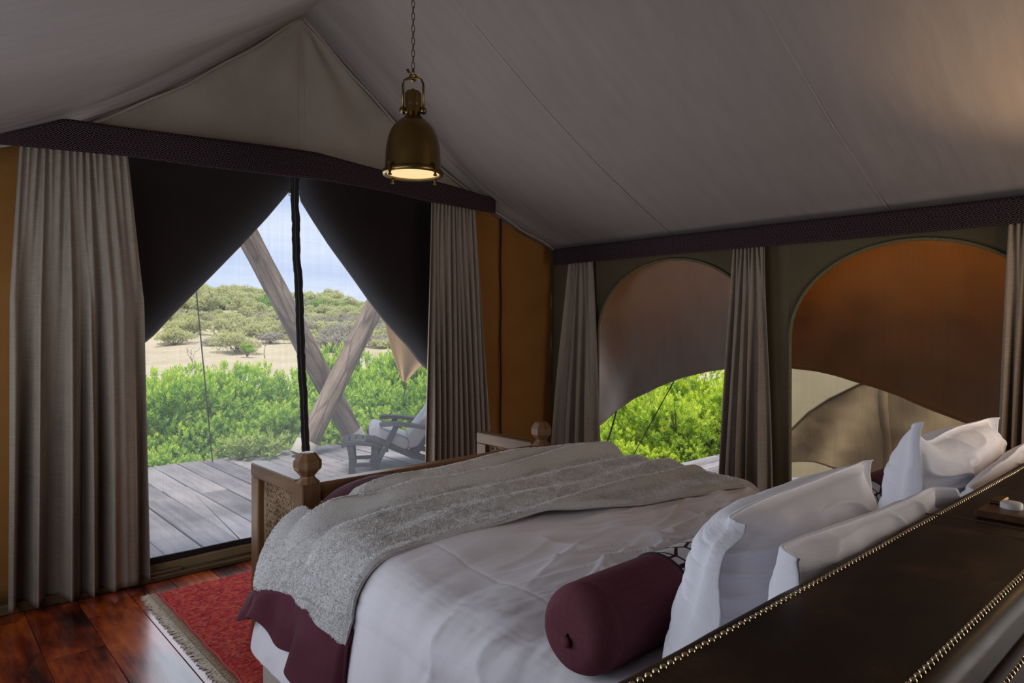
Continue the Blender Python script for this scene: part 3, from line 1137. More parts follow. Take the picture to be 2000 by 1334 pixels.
# ------------------------------------------------------------------ pelmets
def pelmet(label, p0, p1, zb, zt, nrm, seed, base):
    n, m = 120, 8
    V, UV = [], []
    p0, p1, nrm = np.array(p0), np.array(p1), np.array(nrm)
    Lw = np.linalg.norm(p1 - p0)
    for i in range(n):
        k = i / (n - 1)
        for j in range(m):
            q = j / (m - 1)
            z = zb(k) * (1 - q) + (min(zt(k), float(roof_z((p0 + (p1 - p0) * k)[0], (p0 + (p1 - p0) * k)[1])) - 0.012)) * q
            p = p0 + (p1 - p0) * k
            off = 0.004 * float(fbm(k * Lw * 3, 0, seed)) + 0.010 * (1 - q) * float(vnoise(k * Lw * 2.2, 1, seed))
            V.append((p[0] + nrm[0] * off, p[1] + nrm[1] * off, z))
            UV.append((k * Lw, q * 0.155 + 0.004))
    o = make('pelmet', V, gridfaces(m, n), M['pelmet'], base=base, uv=UV, solid=0.006)
    return tag(o, label, 'pelmet')


px0, px1 = 0.16, 3.50
py = DY - 0.175
s_ = py / DY


def pel_z(rows):
    us = [r[0] for r in rows]
    xs_ = [atY(r[0], r[1], py)[0] for r in rows]
    zs_ = [atY(r[0], r[1], py)[2] for r in rows]
    return lambda k: float(np.interp(px0 + (px1 - px0) * k, xs_, zs_))


pb = pel_z([(-20, 280), (125, 293), (250, 305), (400, 326), (500, 338), (575, 346), (640, 354), (720, 368), (760, 376), (830, 393), (900, 405), (946, 413)])
pt = pel_z([(-20, 225), (60, 227), (130, 232), (250, 249), (400, 268), (500, 281), (560, 289), (620, 298), (700, 320), (750, 333), (800, 342), (880, 362), (946, 382)])
pelmet('purple black diamond pattern pelmet above the mesh doorway', (px0, py, 0), (px1, py, 0), pb, pt, (0, -1, 0), 3, (RX, py, 2.4))
xq = EX1 - 0.125
pelmet('purple black diamond pattern pelmet above the arched windows', (xq, 4.16, 0), (xq, -0.6, 0),
       lambda k: 1.955 + 0.004 * math.sin(k * 9), lambda k: 2.093, (-1, 0, 0), 8, (xq, 2, 2.0))
for (a, b) in (((px0, py + .012, 2.42), (px1, py + .012, 2.42)),):
    pass


# ------------------------------------------------------------------ curtains
def curtain(label, p0, p1, nrm, ztop, zbot, n_top, n_bot, a_top, a_bot, q0, q1, seed, name='curtain', band=0.0, mid=None, amp_r=0.5):
    """p0-p1: ends at the top, q0-q1: ends at the hem (same wall line), nrm: into the room."""
    n, m = 300, 70
    p0, p1, q0, q1, nrm = map(lambda a: np.array(a, float), (p0, p1, q0, q1, nrm))
    S = np.linspace(0, 1, n)[None, :]
    K = np.linspace(0, 1, m)[:, None]
    ph = 0.9 * fbm(S * 3.1, 0 * S, seed)
    ease = np.clip(K * 1.25, 0, 1) ** 1.0
    ease = ease * ease * (3 - 2 * ease)
    wt = np.exp(-K * 5.5)
    f1 = np.sin(2 * np.pi * n_top * S + ph * 1.6)
    arg = 2 * np.pi * n_bot * S + ph * 2.2 + 0.5 * K
    f2 = np.sin(arg) + 0.35 * np.sin(2 * arg + 1.0 + 2 * fbm(S * 2, 0 * S, seed + 5)) + amp_r * vnoise(S * n_bot * 2.3, K * 1.1, seed + 9)
    f3 = np.sin(2 * np.pi * (n_top * 0.66) * S + ph * 2)
    D = wt * a_top * f1 + (1 - wt) * (1 - ease) * a_top * 1.2 * f3 + ease * a_bot * f2
    # cloth bunches sideways where folds turn
    Sx = S + (0.28 / (2 * np.pi * n_bot)) * np.cos(arg) * ease + 0 * K
    kk = K ** 0.9
    if mid is not None:
        kk = np.interp(K, [0, 0.35, 1.0], [0, mid, 1.0])
    A = p0[None, None, :] + (p1 - p0)[None, None, :] * Sx[..., None]
    B = q0[None, None, :] + (q1 - q0)[None, None, :] * Sx[..., None]
    P = A * (1 - kk)[..., None] + B * kk[..., None]
    P = P + nrm[None, None, :] * D[..., None]
    zb = zbot + 0.006 * np.sin(arg)
    zz = ztop * (1 - K) + zb * K
    P[..., 2] = zz
    wid = np.linalg.norm(q1 - q0) * 2.2
    UV = np.stack([S * wid + 0 * K, zz + 0 * S], -1).reshape(-1, 2)
    o = make(name, P, gridfaces(n, m), M['curtain'], base=((q0[0] + q1[0]) / 2, (q0[1] + q1[1]) / 2, zbot), uv=UV, solid=0.003)
    return tag(o, label, 'curtain', 'linen curtains of the tent')


cy = DY - 0.125
c0, c1 = atY(40, 300, cy), atY(249, 310, cy)
b0, b1 = atY(12, 1170, cy), atY(291, 1140, cy)
curtain('widest grey linen curtain, reaching the floor beside the red rug', c0, c1, (0, -1, 0), 2.40, 0.035, 15, 5.2, 0.014, 0.066, b0, b1, 11, mid=0.8)
c0, c1 = atY(842, 400, cy), atY(928, 400, cy)
b0, b1 = atY(829, 900, cy), atY(960, 900, cy)
curtain('narrow grey pleated curtain between the mesh doorway and the ochre canvas wall', c0, c1, (0, -1, 0), 2.40, 0.035, 13, 11, 0.015, 0.034, b0, b1, 23)
cx = EX1 - 0.072


def side_curtain(label, ut0, ut1, ub0, ub1, vt, vb, nt_, nb_, seed, ab=0.040):
    a0, a1 = atX(ut0, vt, cx), atX(ut1, vt, cx)
    b0, b1 = atX(ub0, vb, cx), atX(ub1, vb, cx)
    curtain(label, a0, a1, (-1, 0, 0), 1.98, 0.05, nt_, nb_, 0.016, ab, b0, b1, seed)


side_curtain('slim grey curtain between the ochre wall and the first arched window', 1113, 1156, 1080, 1172, 540, 900, 6, 4, 31)
side_curtain('grey linen curtain hanging between the two arched windows', 1434, 1492, 1400, 1508, 520, 960, 8, 5, 37, 0.044)
side_curtain('grey curtain over the orange arched window, behind the heap of pillows', 1972, 2075, 1938, 2080, 450, 870, 7, 5, 41, 0.040)


# ------------------------------------------------------------------ flaps propped out over the arched windows
def awning(label, top, edge, depth, seed, mat, name='window_flap', n=44, m=36, x0=EX1 + 0.05, rope=None, base=None, hem=0.010):
    """edge pixels give the lower hem on the plane x0+depth"""
    Eg = np.array([atX(u, v, x0 + d_) for (u, v, d_) in edge])
    t = np.linspace(0, len(Eg) - 1, n)
    E = np.stack([np.interp(t, range(len(Eg)), Eg[:, i]) for i in range(3)], -1)
    V, UV = [], []
    for i in range(n):
        ty = top[0] + (top[1] - top[0]) * i / (n - 1)
        T = np.array([x0, ty, top[2]])
        for j in range(m):
            k = j / (m - 1)
            p = T * (1 - k) + E[i] * k
            p[0] += 0.05 * math.sin(math.pi * k) + 0.014 * k * math.sin(i * 0.55 + k * 2.0) + 0.010 * float(fbm(p[1] * 4, p[2] * 4, seed))
            V.append(tuple(p))
            UV.append((p[1], k * 1.0))
    o = make(name, V, gridfaces(m, n), mat, base=tuple((E[0] + E[-1]) / 2), uv=UV, solid=0.004)
    tag(o, label, 'flap')
    mb = MB()
    mb.tube([V[i * m + m - 1] for i in range(n)], hem, 6)
    h = mb.build('bound_hem', mat, smooth=True)
    h.parent = o
    h.location = -o.location
    return o


e1 = [(1120, 868, .85), (1150, 846, .82), (1172, 828, .78), (1200, 805, .72), (1240, 776, .64), (1280, 756, .56), (1330, 737, .48), (1380, 724, .40), (1420, 719, .34), (1470, 716, .30)]
e2 = [(1510, 716, .28), (1545, 717, .30), (1590, 723, .32), (1640, 734, .34), (1700, 752, .36), (1760, 773, .36), (1820, 798, .36), (1880, 822, .35), (1940, 846, .33), (2010, 880, .30)]
a1 = awning('brown canvas flap propped out over the arched window nearest the end wall', (3.84, 2.30, 2.03), e1, 0.3, 51, M['awning_lit'])
a2 = awning('orange glowing canvas flap covering most of the arched window beside the pillows', (2.20, 0.60, 2.03), e2, 0.3, 52, M['awning'])



def backing(o, k0, k1, n=44, m=36, off=0.24):
    """unseen layer added outside to shade the lower part of a flap"""
    me = o.data
    P = np.array([tuple(v.co) for v in me.vertices])[: n * m].reshape(n, m, 3)
    j0, j1 = int(k0 * (m - 1)), int(k1 * (m - 1))
    Q = P[:, j0:j1 + 1].copy()
    t = np.linspace(0, 1, Q.shape[1])[None, :]
    Q[..., 0] += off * (1.0 - 0.90 * t ** 0.6)
    uv = Q.reshape(-1, 3)[:, 1:3]
    b = make('shade_layer', Q, gridfaces(Q.shape[1], n), M['shade_cloth'], local=True, uv=uv, solid=0.003)
    b.parent = o


backing(a1, 0.30, 0.985)
backing(a2, 0.26, 0.985)

# second layer of canvas seen beyond the orange window
def canvas_sheet(name, label, outline_top, outline_bot, X, mat, seed, n=60, m=30, fold=0.06, hem=True, XT=None):
    T = np.array([atX(u, v, XT or X) for (u, v) in outline_top])
    B = np.array([atX(u, v, X) for (u, v) in outline_bot])
    t = np.linspace(0, 1, n)
    Tt = np.stack([np.interp(t * (len(T) - 1), range(len(T)), T[:, i]) for i in range(3)], -1)
    Bb = np.stack([np.interp(t * (len(B) - 1), range(len(B)), B[:, i]) for i in range(3)], -1)
    V, UV = [], []
    for i in range(n):
        for j in range(m):
            k = j / (m - 1)
            p = Tt[i] * (1 - k) + Bb[i] * k
            p[0] += fold * math.sin(p[1] * 11 + p[2] * 6 + seed) * (0.3 + k) + 0.01 * float(fbm(p[1] * 3, p[2] * 3, seed))
            V.append(tuple(p))
            UV.append((p[1], p[2]))
    o = make(name, V, gridfaces(m, n), mat, base=tuple(Bb.mean(0)), uv=UV, solid=0.004)
    tag(o, label, 'canvas')
    if hem:
        q = int(0.66 * n)
        sv = [(V[q * m + j][0] - 0.012, V[q * m + j][1] + dy, V[q * m + j][2]) for j in range(m) for dy in (-0.03, 0.03)]
        sm = make('seam', sv, gridfaces(2, m), mat, local=True, uv=np.array(sv)[:, 1:3], solid=0.004)
        sm.parent = o
        sm.location = -o.location
        mb = MB()
        mb.tube([V[i * m] for i in range(n)], 0.010, 6)
        h = mb.build('bound_hem', M['pale_canvas'], smooth=True)
        h.parent = o
        h.location = -o.location
    return o


canvas_sheet('side_canvas', 'tan canvas screen with a curved hem standing outside the orange arched window',
             [(1490, 890), (1549, 836), (1580, 805), (1620, 778), (1680, 749), (1760, 735), (1860, 728), (2040, 720)],
             [(1490, 905), (1549, 904), (1580, 905), (1620, 908), (1680, 925), (1760, 955), (1860, 980), (2040, 1010)], 5.35, M['tan_canvas'], 3)
canvas_sheet('outer_canvas', 'pale sunlit canvas behind the tan screen outside the orange window',
             [(1440, 610), (1560, 610), (1700, 610), (1900, 610)], [(1440, 1000), (1560, 1000), (1700, 1000), (1900, 1000)], 5.7, M['pale_canvas'], 9, fold=0.02, hem=False, XT=7.6)

# ================================================================== BED
BX0, BX1 = 1.02, 2.92        # sides of the dressed bed
BYH, BYF = 0.56, 2.64        # head and foot
ZT = 0.70


def bed_profile():
    pts = [(BX0 - 0.066, 0.25), (BX0 - 0.052, 0.33), (BX0 - 0.035, 0.42), (BX0 - 0.012, 0.52)]
    r = 0.14
    for a in np.linspace(180, 95, 9):
        pts.append((BX0 + r + r * math.cos(math.radians(a)), ZT - r + r * math.sin(math.radians(a))))
    for x in np.linspace(BX0 + 0.3, BX1 - 0.3, 12):
        pts.append((x, ZT + 0.018 * math.sin(math.pi * (x - BX0) / (BX1 - BX0))))
    for a in np.linspace(85, 0, 9):
        pts.append((BX1 - r + r * math.cos(math.radians(a)), ZT - r + r * math.sin(math.radians(a))))
    pts += [(BX1 + 0.012, 0.52), (BX1 + 0.035, 0.42), (BX1 + 0.052, 0.33), (BX1 + 0.066, 0.25)]
    P = np.array(pts)
    s = np.concatenate([[0], np.cumsum(np.linalg.norm(np.diff(P, axis=0), axis=1))])
    return P, s


BP, BS = bed_profile()
S_TOPL = float(np.interp(BX0 + 0.14, BP[:12, 0][-6:], BS[:12][-6:]))


def bed_point(s, y):
    """surface of the made bed; y past the foot hangs down. Returns X, Y, Z and outward normal (Nx, Nz)."""
    s = np.asarray(s, float)
    y = np.asarray(y, float)
    X = np.interp(s, BS, BP[:, 0])
    Z = np.interp(s, BS, BP[:, 1])
    e = 0.01
    tx = np.interp(s + e, BS, BP[:, 0]) - np.interp(s - e, BS, BP[:, 0])
    tz = np.interp(s + e, BS, BP[:, 1]) - np.interp(s - e, BS, BP[:, 1])
    l = np.hypot(tx, tz) + 1e-9
    nx, nz = -tz / l, tx / l
    r = 0.13
    over = np.clip(y - (BYF - r), 0, None)
    ang = np.clip(over / r, 0, math.pi / 2)
    Yp = np.where(over > 0, BYF - r + r * np.sin(ang), y)
    drop = r * (1 - np.cos(ang)) + np.clip(over - r * math.pi / 2, 0, None)
    Z = np.maximum(Z - drop, np.minimum(Z, 0.25))
    # round the two foot corners in plan
    cr = np.clip((Yp - (BYF - 0.22)) / 0.22, 0, 1) ** 2 * 0.07
    mid = (BX0 + BX1) / 2
    X = X + np.sign(mid - X) * cr * np.clip(np.abs(X - mid) / (BX1 - mid), 0, 1) ** 3
    # the near foot corner slumps where the filling thins out
    cs = np.clip((BX0 + 0.55 - X) / 0.52, 0, 1) * np.clip((Yp - (BYF - 0.60)) / 0.52, 0, 1)
    Z = Z - 0.140 * cs ** 1.2 * np.clip((Z - 0.30) / 0.3, 0, 1)
    # fullness of the filling towards the foot
    Z = Z + 0.028 * np.clip((Y_full(Yp)), 0, 1) * np.clip(nz, 0, 1)
    return X, Yp, Z, nx, nz


def Y_full(y):
    return np.clip((y - 1.5) / 0.8, 0, 1) * np.clip((BYF - y) / 0.2, 0, 1)


bed = empty('bed', ((BX0 + BX1) / 2, 1.6, 0))
tag(bed, 'wide upholstered linen bed base under the white duvet', 'bed')
mb = MB()
mb.box((BX0 + 0.02, BYH, 0.03), (BX1 - 0.02, BYF - 0.03, 0.34), 0.012)
mb.build('valance', M['valance'], bed)
mb = MB()
mb.box((BX0 + 0.055, BYH - 0.01, 0.34), (BX1 - 0.055, BYF - 0.07, 0.62), 0.05)
mb.build('mattress', M['pillow'], bed, smooth=True)
for sx in (BX0 + 0.1, BX1 - 0.16):
    for sy in (BYH + 0.1, BYF - 0.2):
        mb = MB()
        mb.box((sx, sy, 0.0), (sx + 0.06, sy + 0.06, 0.032), 0.005)
        mb.build('leg', M['sill'], bed)


def duvet():
    n, m = 560, 460
    s = np.linspace(0, BS[-1], n)
    y = np.linspace(BYH, BYF + 0.42, m)
    Sg, Yg = np.meshgrid(s, y)
    X, Y, Z, nx, nz = bed_point(Sg, Yg)
    W = np.zeros_like(X)
    top = np.clip(nz, 0, 1) ** 2
    # long wrinkles running up the bed across the width near the pillows
    W += top * 0.013 * fbm(X * 1.1 + 0.25 * Y, Y * 5.0, 41, 4)
    wx_, wy_ = X + 0.06 * vnoise(X * 3, Y * 3, 91), Y + 0.05 * vnoise(X * 2.5, Y * 2.5, 92)
    for (fx, fy, sl, amp, sd) in ((1.3, 9.0, 0.22, 0.011, 81), (2.2, 15.0, 0.32, 0.007, 83), (1.8, 12.0, -0.30, 0.006, 85)):
        rr_ = (1 - np.abs(vnoise(wx_ * fx, (wy_ + sl * wx_) * fy, sd))) ** 5
        W += 1.7 * top * amp * rr_ * np.clip((X - 1.2) / 0.5, 0.12, 1) * np.exp(-((Y - 1.35) / 0.42) ** 2)
    rid = np.abs(vnoise(X * 1.6 - Y * 0.9 + 0.3 * vnoise(X * 3, Y * 3, 2), Y * 8.0 + X * 1.5, 57))
    W += top * 0.026 * (1 - rid) ** 6 * np.clip((X - 1.35) / 0.6, 0, 1) * np.exp(-((Y - 1.35) ** 2) / 0.14)
    rid2 = np.abs(vnoise(X * 5 + Y * 3.5, Y * 9 - X * 3, 77))
    W += top * 0.024 * (1 - rid2) ** 5 * np.exp(-((X - 2.6) ** 2 + (Y - 1.3) ** 2) / 0.09)
    # sides: hanging folds and puckers
    side = (1 - top) * (1 - 0.85 * np.clip((Y - 1.62) / 0.2, 0, 1))
    W += side * (0.022 * fbm(Y * 2.6, Z * 1.2, 61, 3) + 0.016 * np.sin(Y * 15 + 2 * vnoise(Y * 2, Z * 2, 5)) * np.clip((0.62 - Z) / 0.4, 0, 1))
    W += side * 0.024 * (1 - np.abs(vnoise(Y * 6 + Z * 4, Z * 3.5 - Y * 2, 63))) ** 4
    pk = fbm(Y * 11 + Sg * 7, Sg * 6 - Y * 2, 87, 3)
    W += 0.008 * pk * np.exp(-((Sg - (S_TOPL - 0.02)) / 0.13) ** 2) * np.exp(-((Y - 1.25) / 0.45) ** 2)
    X = X + nx * W
    Z = Z + nz * W
    # quilted stitch line along the edge
    st = np.exp(-((Sg - (S_TOPL + 0.17)) / 0.006) ** 2)
    Z = Z - 0.0016 * st * top
    st2 = np.exp(-((Sg - (S_TOPL - 0.13)) / 0.006) ** 2)
    X = X + 0.003 * st2
    o = make('duvet', np.stack([X, Y, Z], -1), gridfaces(n, m), M['duvet'], base=((BX0 + BX1) / 2, 1.6, ZT), uv=np.stack([Sg, Yg], -1).reshape(-1, 2), solid=0.010)
    tag(o, 'smooth white cotton duvet spread over the whole bed', 'duvet')
    return o


duvet()


# grey fleece throw with a burgundy velvet border -------------------
def throw():
    def s_of(x):
        return float(np.interp(x, BP[10:-10, 0], BS[10:-10]))
    s_left = 0.255                     # where the fleece ends on the near side
    # near edge (towards the pillows) as Y for each s
    ks = [0.05, s_left, S_TOPL - 0.08, S_TOPL + 0.15, s_of(1.45), s_of(1.8), s_of(2.1), s_of(2.5), s_of(2.80), BS[-1]]
    ky = [1.80, 1.815, 1.835, 1.86, 1.845, 1.75, 1.68, 1.60, 1.57, 1.57]
    s_r = BS[-1] - 0.12
    far = BYF + 0.02

    def surf(Sg, Kg, extra, fluff):
        near = np.interp(Sg, ks, ky) + 0.012 * np.sin(Sg * 7)
        farE = far + 0.10 - 0.30 * np.exp(-((Sg - (S_TOPL + 0.16)) / 0.26) ** 2)
        Yg = near * (1 - Kg) + farE * Kg
        X, Y, Z, nx, nz = bed_point(Sg, Yg)
        W = np.full_like(X, 0.026 + extra)
        top = np.clip(nz, 0, 1)
        # ridges across the bed, strongest towards the foot
        u = Yg + 0.05 * np.sin(Sg * 1.7) + 0.05 * vnoise(Sg * 2.2, Yg * 2, 13)
        for (c, wd, a) in ((2.53, 0.045, 0.056), (2.37, 0.040, 0.055), (2.17, 0.060, 0.026), (2.00, 0.055, 0.018), (1.83, 0.035, 0.022)):
            W += 1.25 * a * np.exp(-((u - c) / wd) ** 2) * (0.75 + 0.35 * vnoise(Sg * 1.8, c * 7, 19)) * (0.35 + 0.65 * top)
        # slanting drape folds at the near foot corner
        q = (Sg - 0.55) * -0.35 + (Yg - 2.30) * 1.0
        wgt = np.exp(-((Sg - 0.50) ** 2) / 0.09) * np.clip((Yg - 2.15) / 0.25, 0, 1)
        W += 0.024 * np.sin(q * 34) * wgt
        W += 0.014 * fbm(Sg * 1.5, Yg * 3.6, 29, 3)
        W += 0.012 * (1 - top) * np.sin(Yg * 13 + 1)
        # rolled near edge
        W -= 0.018 * np.exp(-(Kg / 0.012) ** 2)
        if fluff:
            f = vnoise(Sg * 130, Yg * 130, 71) + 0.7 * vnoise(Sg * 210 + 3, Yg * 190, 73)
            f2 = vnoise(Sg * 60 + Yg * 25, Yg * 60 - Sg * 20, 75)
            W += 0.0022 * f + 0.0014 * f2
        return X + nx * W, Y, Z + nz * W, Yg

    def s_edge(K):
        return s_left + 0.13 * np.clip(K, 0, 1) ** 1.3

    # fleece backing
    n, m = 460, 260
    q = np.linspace(0, 1, n)
    k = np.linspace(0, 1, m)
    Qg, Kg = np.meshgrid(q, k)
    Sg = s_edge(Kg) * (1 - Qg) + s_r * Qg
    edge = 0.004 * vnoise(Kg * 60, 0 * Kg, 3) + 0.006 * vnoise(Kg * 9, 0 * Kg, 5)
    Sg = Sg + edge * np.exp(-Qg / 0.03)
    X, Y, Z, Yg = surf(Sg, Kg, 0.010, False)
    root = empty('throw_blanket', ((BX0 + BX1) / 2, 2.2, ZT + 0.03))
    tag(root, 'grey fleece throw with a burgundy border across the foot of the bed', 'blanket')
    make('fleece', np.stack([X, Y, Z], -1), gridfaces(n, m), M['fleece'], parent=root, uv=np.stack([Sg, Yg], -1).reshape(-1, 2), solid=0.012)
    # the pile itself: short tufts, too many to count
    nt_ = 340000
    g = np.random.default_rng(11)
    qs = g.random(nt_)
    ks_ = g.random(nt_)
    ks_ = np.where(g.random(nt_) < 0.05, g.random(nt_) * 0.015, ks_)
    Ss = s_edge(ks_) * (1 - qs) + s_r * qs
    e = 0.004
    def P3(S, K):
        x, y, z, _ = surf(S, K, 0.016, False)
        return np.stack([x, y, z], -1)
    P0 = P3(Ss, ks_)
    du = P3(Ss + e, ks_) - P0
    dv = P3(Ss, ks_ + e) - P0
    du /= np.linalg.norm(du, axis=1, keepdims=True) + 1e-9
    dv /= np.linalg.norm(dv, axis=1, keepdims=True) + 1e-9
    nr = np.cross(du, dv)
    nr /= np.linalg.norm(nr, axis=1, keepdims=True) + 1e-9
    lay = np.stack([vnoise(Ss * 9, ks_ * 9, 5), vnoise(Ss * 9 + 7, ks_ * 9, 6)], -1) * 0.9 + np.stack([vnoise(Ss * 60, ks_ * 60, 15), vnoise(Ss * 60 + 7, ks_ * 60, 16)], -1) * 0.8 + g.normal(size=(nt_, 2)) * 0.45
    d = nr * 0.50 + du * lay[:, :1] - dv * (0.35 + 0 * lay[:, :1]) + dv * lay[:, 1:]
    d /= np.linalg.norm(d, axis=1, keepdims=True)
    side = np.cross(d, nr + 0.25 * g.normal(size=(nt_, 3)))
    side /= np.linalg.norm(side, axis=1, keepdims=True) + 1e-9
    ln = (0.0054 * (0.6 + 0.7 * g.random(nt_)))[:, None]
    w = 0.0018
    V = np.concatenate([P0 - side * w, P0 + side * w, P0 + d * ln], 0)
    i = np.arange(nt_)
    me = bpy.data.meshes.new('pile')
    me.vertices.add(3 * nt_)
    V = V - np.array(root.location)
    me.vertices.foreach_set('co', V.ravel())
    me.loops.add(3 * nt_)
    me.polygons.add(nt_)
    me.polygons.foreach_set('loop_start', i * 3)
    me.loops.foreach_set('vertex_index', np.stack([i, i + nt_, i + 2 * nt_], -1).ravel())
    me.materials.append(M['pile'])
    me.update()
    me.validate()
    o = bpy.data.objects.new('pile', me)
    C.objects.link(o)
    o.parent = root
    o['kind'] = 'stuff'
    # burgundy velvet border hanging on the near side
    n2, m2 = 60, 200
    v = np.linspace(0, 1, n2)
    Vg, Kg = np.meshgrid(v, np.linspace(-0.004, 0.88, m2))
    wid = 0.165 + 0.035 * np.clip((Kg - 0.70) / 0.15, 0, 1) - 0.055 * np.exp(-((Kg - 0.58) / 0.07) ** 2) + 0.02 * np.exp(-((Kg - 0.1) / 0.1) ** 2)
    Sb = s_edge(Kg) + 0.04 - (wid + 0.04) * Vg
    X, Y, Z, Yg = surf(np.maximum(Sb, 0.0), Kg, -0.010 + 0.020 * np.clip(Vg * 5, 0, 1), False)
    Z = Z + np.minimum(Sb, 0.0)
    fl_ = np.sin(Yg * 19 + 1.6) + 0.6 * np.sin(Yg * 37 + 1.0)
    flare = Vg * (0.018 + 0.020 * fl_ + 0.02 * np.clip((Yg - 2.3) / 0.3, 0, 1))
    X = X - flare
    Y = Y + Vg * 0.02 * np.sin(Yg * 19 + 0.4)
    make('border', np.stack([X, Y, Z], -1), gridfaces(n2, m2), M['burgundy'], parent=root, uv=np.stack([Vg * 0.3, Yg], -1).reshape(-1, 2), solid=0.008)
    # burgundy underside showing along the foot
    n3, m3 = 160, 24
    s = np.linspace(s_left, s_r, n3)
    Sg, Kg = np.meshgrid(s, np.linspace(0, 1, m3))
    Yg = BYF - 0.28 + 0.60 * Kg
    X, Y, Z, nx, nz = bed_point(Sg, Yg)
    W = 0.024 + 0.008 * np.sin(Sg * 13) + 0.006 * fbm(Sg * 4, Yg * 4, 7) + 0.085 * np.exp(-((Sg - (S_TOPL + 0.30)) / 0.24) ** 2) * np.exp(-((Yg - (BYF - 0.06)) / 0.10) ** 2)
    Y = Y + W * np.clip(Kg * 2, 0, 1) * 0.6
    make('border', np.stack([X + nx * W * .5, Y, Z + nz * W], -1), gridfaces(n3, m3), M['burgundy'], parent=root, uv=np.stack([Sg, Yg], -1).reshape(-1, 2), solid=0.006)


throw()


# pillows -----------------------------------------------------------
def pillow(label, BL, TL, TR, BR, thick, seed, droop=None, name='pillow', front=1.0, fl=0.84, foldl=0.085, foldr=0.04):
    """flanged pillow: four corners of the flange in space, filling bulging both ways"""
    BL, TL, TR, BR = map(lambda a: np.array(a, float), (BL, TL, TR, BR))
    n = 130
    a = np.linspace(-1, 1, n)
    A, B = np.meshgrid(a, a)
    u, v = (A + 1) / 2, (B + 1) / 2
    P = (BL[None, None] * ((1 - u) * (1 - v))[..., None] + BR[None, None] * (u * (1 - v))[..., None]
         + TL[None, None] * ((1 - u) * v)[..., None] + TR[None, None] * (u * v)[..., None])
    nrm = np.cross(BR - BL, TL - BL)
    nrm /= np.linalg.norm(nrm)
    ex = (BR - BL) / np.linalg.norm(BR - BL)
    ez = (TL - BL) / np.linalg.norm(TL - BL)
    # sides pulled in between the corners
    P = P - ex * (A * 0.014 * (1 - B ** 2))[..., None] - ez * (B * 0.006 * (1 - A ** 2))[..., None]
    fb = 0.965
    ia, ib = np.clip(np.abs(A) / fl, 0, 1), np.clip(np.abs(B) / fb, 0, 1)
    hgt = ((1 - ia ** 3.0) * (1 - ib ** 3.4)) ** 0.52
    inside = ((np.abs(A) < fl) & (np.abs(B) < fb))
    hgt = np.where(inside, hgt, 0)
    # the end flanges fold over towards the headboard
    for sgn, amt in ((-1, foldl), (1, foldr)):
        q = np.clip((sgn * A - fl) / (1 - fl), 0, 1)
        P = P + nrm * (amt * q ** 1.3 * (0.75 + 0.35 * np.sin(B * 2.6 + seed)))[..., None] - ex * (sgn * abs(amt) * 0.55 * q ** 1.6)[..., None]
    rad = np.sqrt(A ** 2 + B ** 2)
    angv = np.arctan2(B, A)
    wr = 0.009 * fbm(A * 1.8 + seed, B * 2.4, seed, 3) + 0.003 * np.sin(angv * 17 + seed) * np.clip(rad - 0.55, 0, 1) * inside
    wr += 0.016 * (1 - np.abs(vnoise(A * 2.6 + B * 1.2 + seed, B * 4.5 - A, seed + 4))) ** 4 * inside
    wav = 0.006 * np.sin(A * 5 + seed) * np.clip((np.abs(B) - fb) / (1 - fb), 0, 1) * 0.4 + 0.006 * np.sin(B * 4.3 + seed * 2) * np.clip((np.abs(A) - fl) / (1 - fl), 0, 1)
    if droop is not None:
        for (ca, cb, off) in droop:
            d2 = (A - ca) ** 2 + (B - cb) ** 2
            P = P + np.array(off)[None, None] * np.exp(-d2 / 0.09)[..., None]
    seam = np.exp(-((np.maximum(ia, ib) - 0.985) / 0.02) ** 2)
    fr = P + nrm * (hgt * thick * front + wr + wav + 0.003)[..., None]
    bk = P - nrm * (hgt * thick - wr * 0.6 - wav + 0.003)[..., None]
    V = np.concatenate([fr.reshape(-1, 3), bk.reshape(-1, 3)])
    F = gridfaces(n, n)
    F2 = [tuple(i + n * n for i in reversed(f)) for f in F]
    b = [i for i in range(n)] + [j * n + n - 1 for j in range(1, n)] + [(n - 1) * n + i for i in range(n - 2, -1, -1)] + [j * n for j in range(n - 2, 0, -1)]
    F3 = []
    for i in range(len(b)):
        p, q = b[i], b[(i + 1) % len(b)]
        F3.append((q, p, p + n * n, q + n * n))
    uv = np.stack([A * 0.4 + seed, B * 0.28], -1).reshape(-1, 2)
    base = tuple((BL + BR) / 2)
    root = make(name, V, F + F2 + F3, M['pillow'], base=base, uv=np.concatenate([uv, uv]))
    tag(root, label, 'pillow', 'white flanged pillows against the headboard')
    return root


pillow('white pillow leaning just behind the plum bolster, nearest the rug', (1.02, 0.80, 0.715), (1.20, 0.765, 1.065), (1.985, 0.745, 1.085), (1.93, 0.80, 0.735), 0.115, 3,
       droop=[(-1, 1, (0.04, 0.0, -0.02))])
pillow('white pillow pressed flat against the studded headboard, nearest the rug', (0.99, 0.605, 0.73), (1.06, 0.575, 1.075), (1.98, 0.575, 1.045), (1.96, 0.605, 0.73), 0.050, 6, foldl=0.05)
pillow('white pillow with a pointed folded corner, farthest from the rug', (2.16, 0.80, 0.735), (2.27, 0.765, 1.10), (3.02, 0.70, 1.11), (2.98, 0.76, 0.735), 0.115, 9,
       droop=[(-1, 1, (0.03, 0.0, 0.055)), (-0.55, 1, (0.0, 0.0, -0.025))])
pillow('white pillow against the headboard behind the one with a folded corner', (2.10, 0.605, 0.73), (2.13, 0.575, 1.0), (2.98, 0.575, 1.06), (2.98, 0.605, 0.73), 0.050, 12, foldl=0.05)


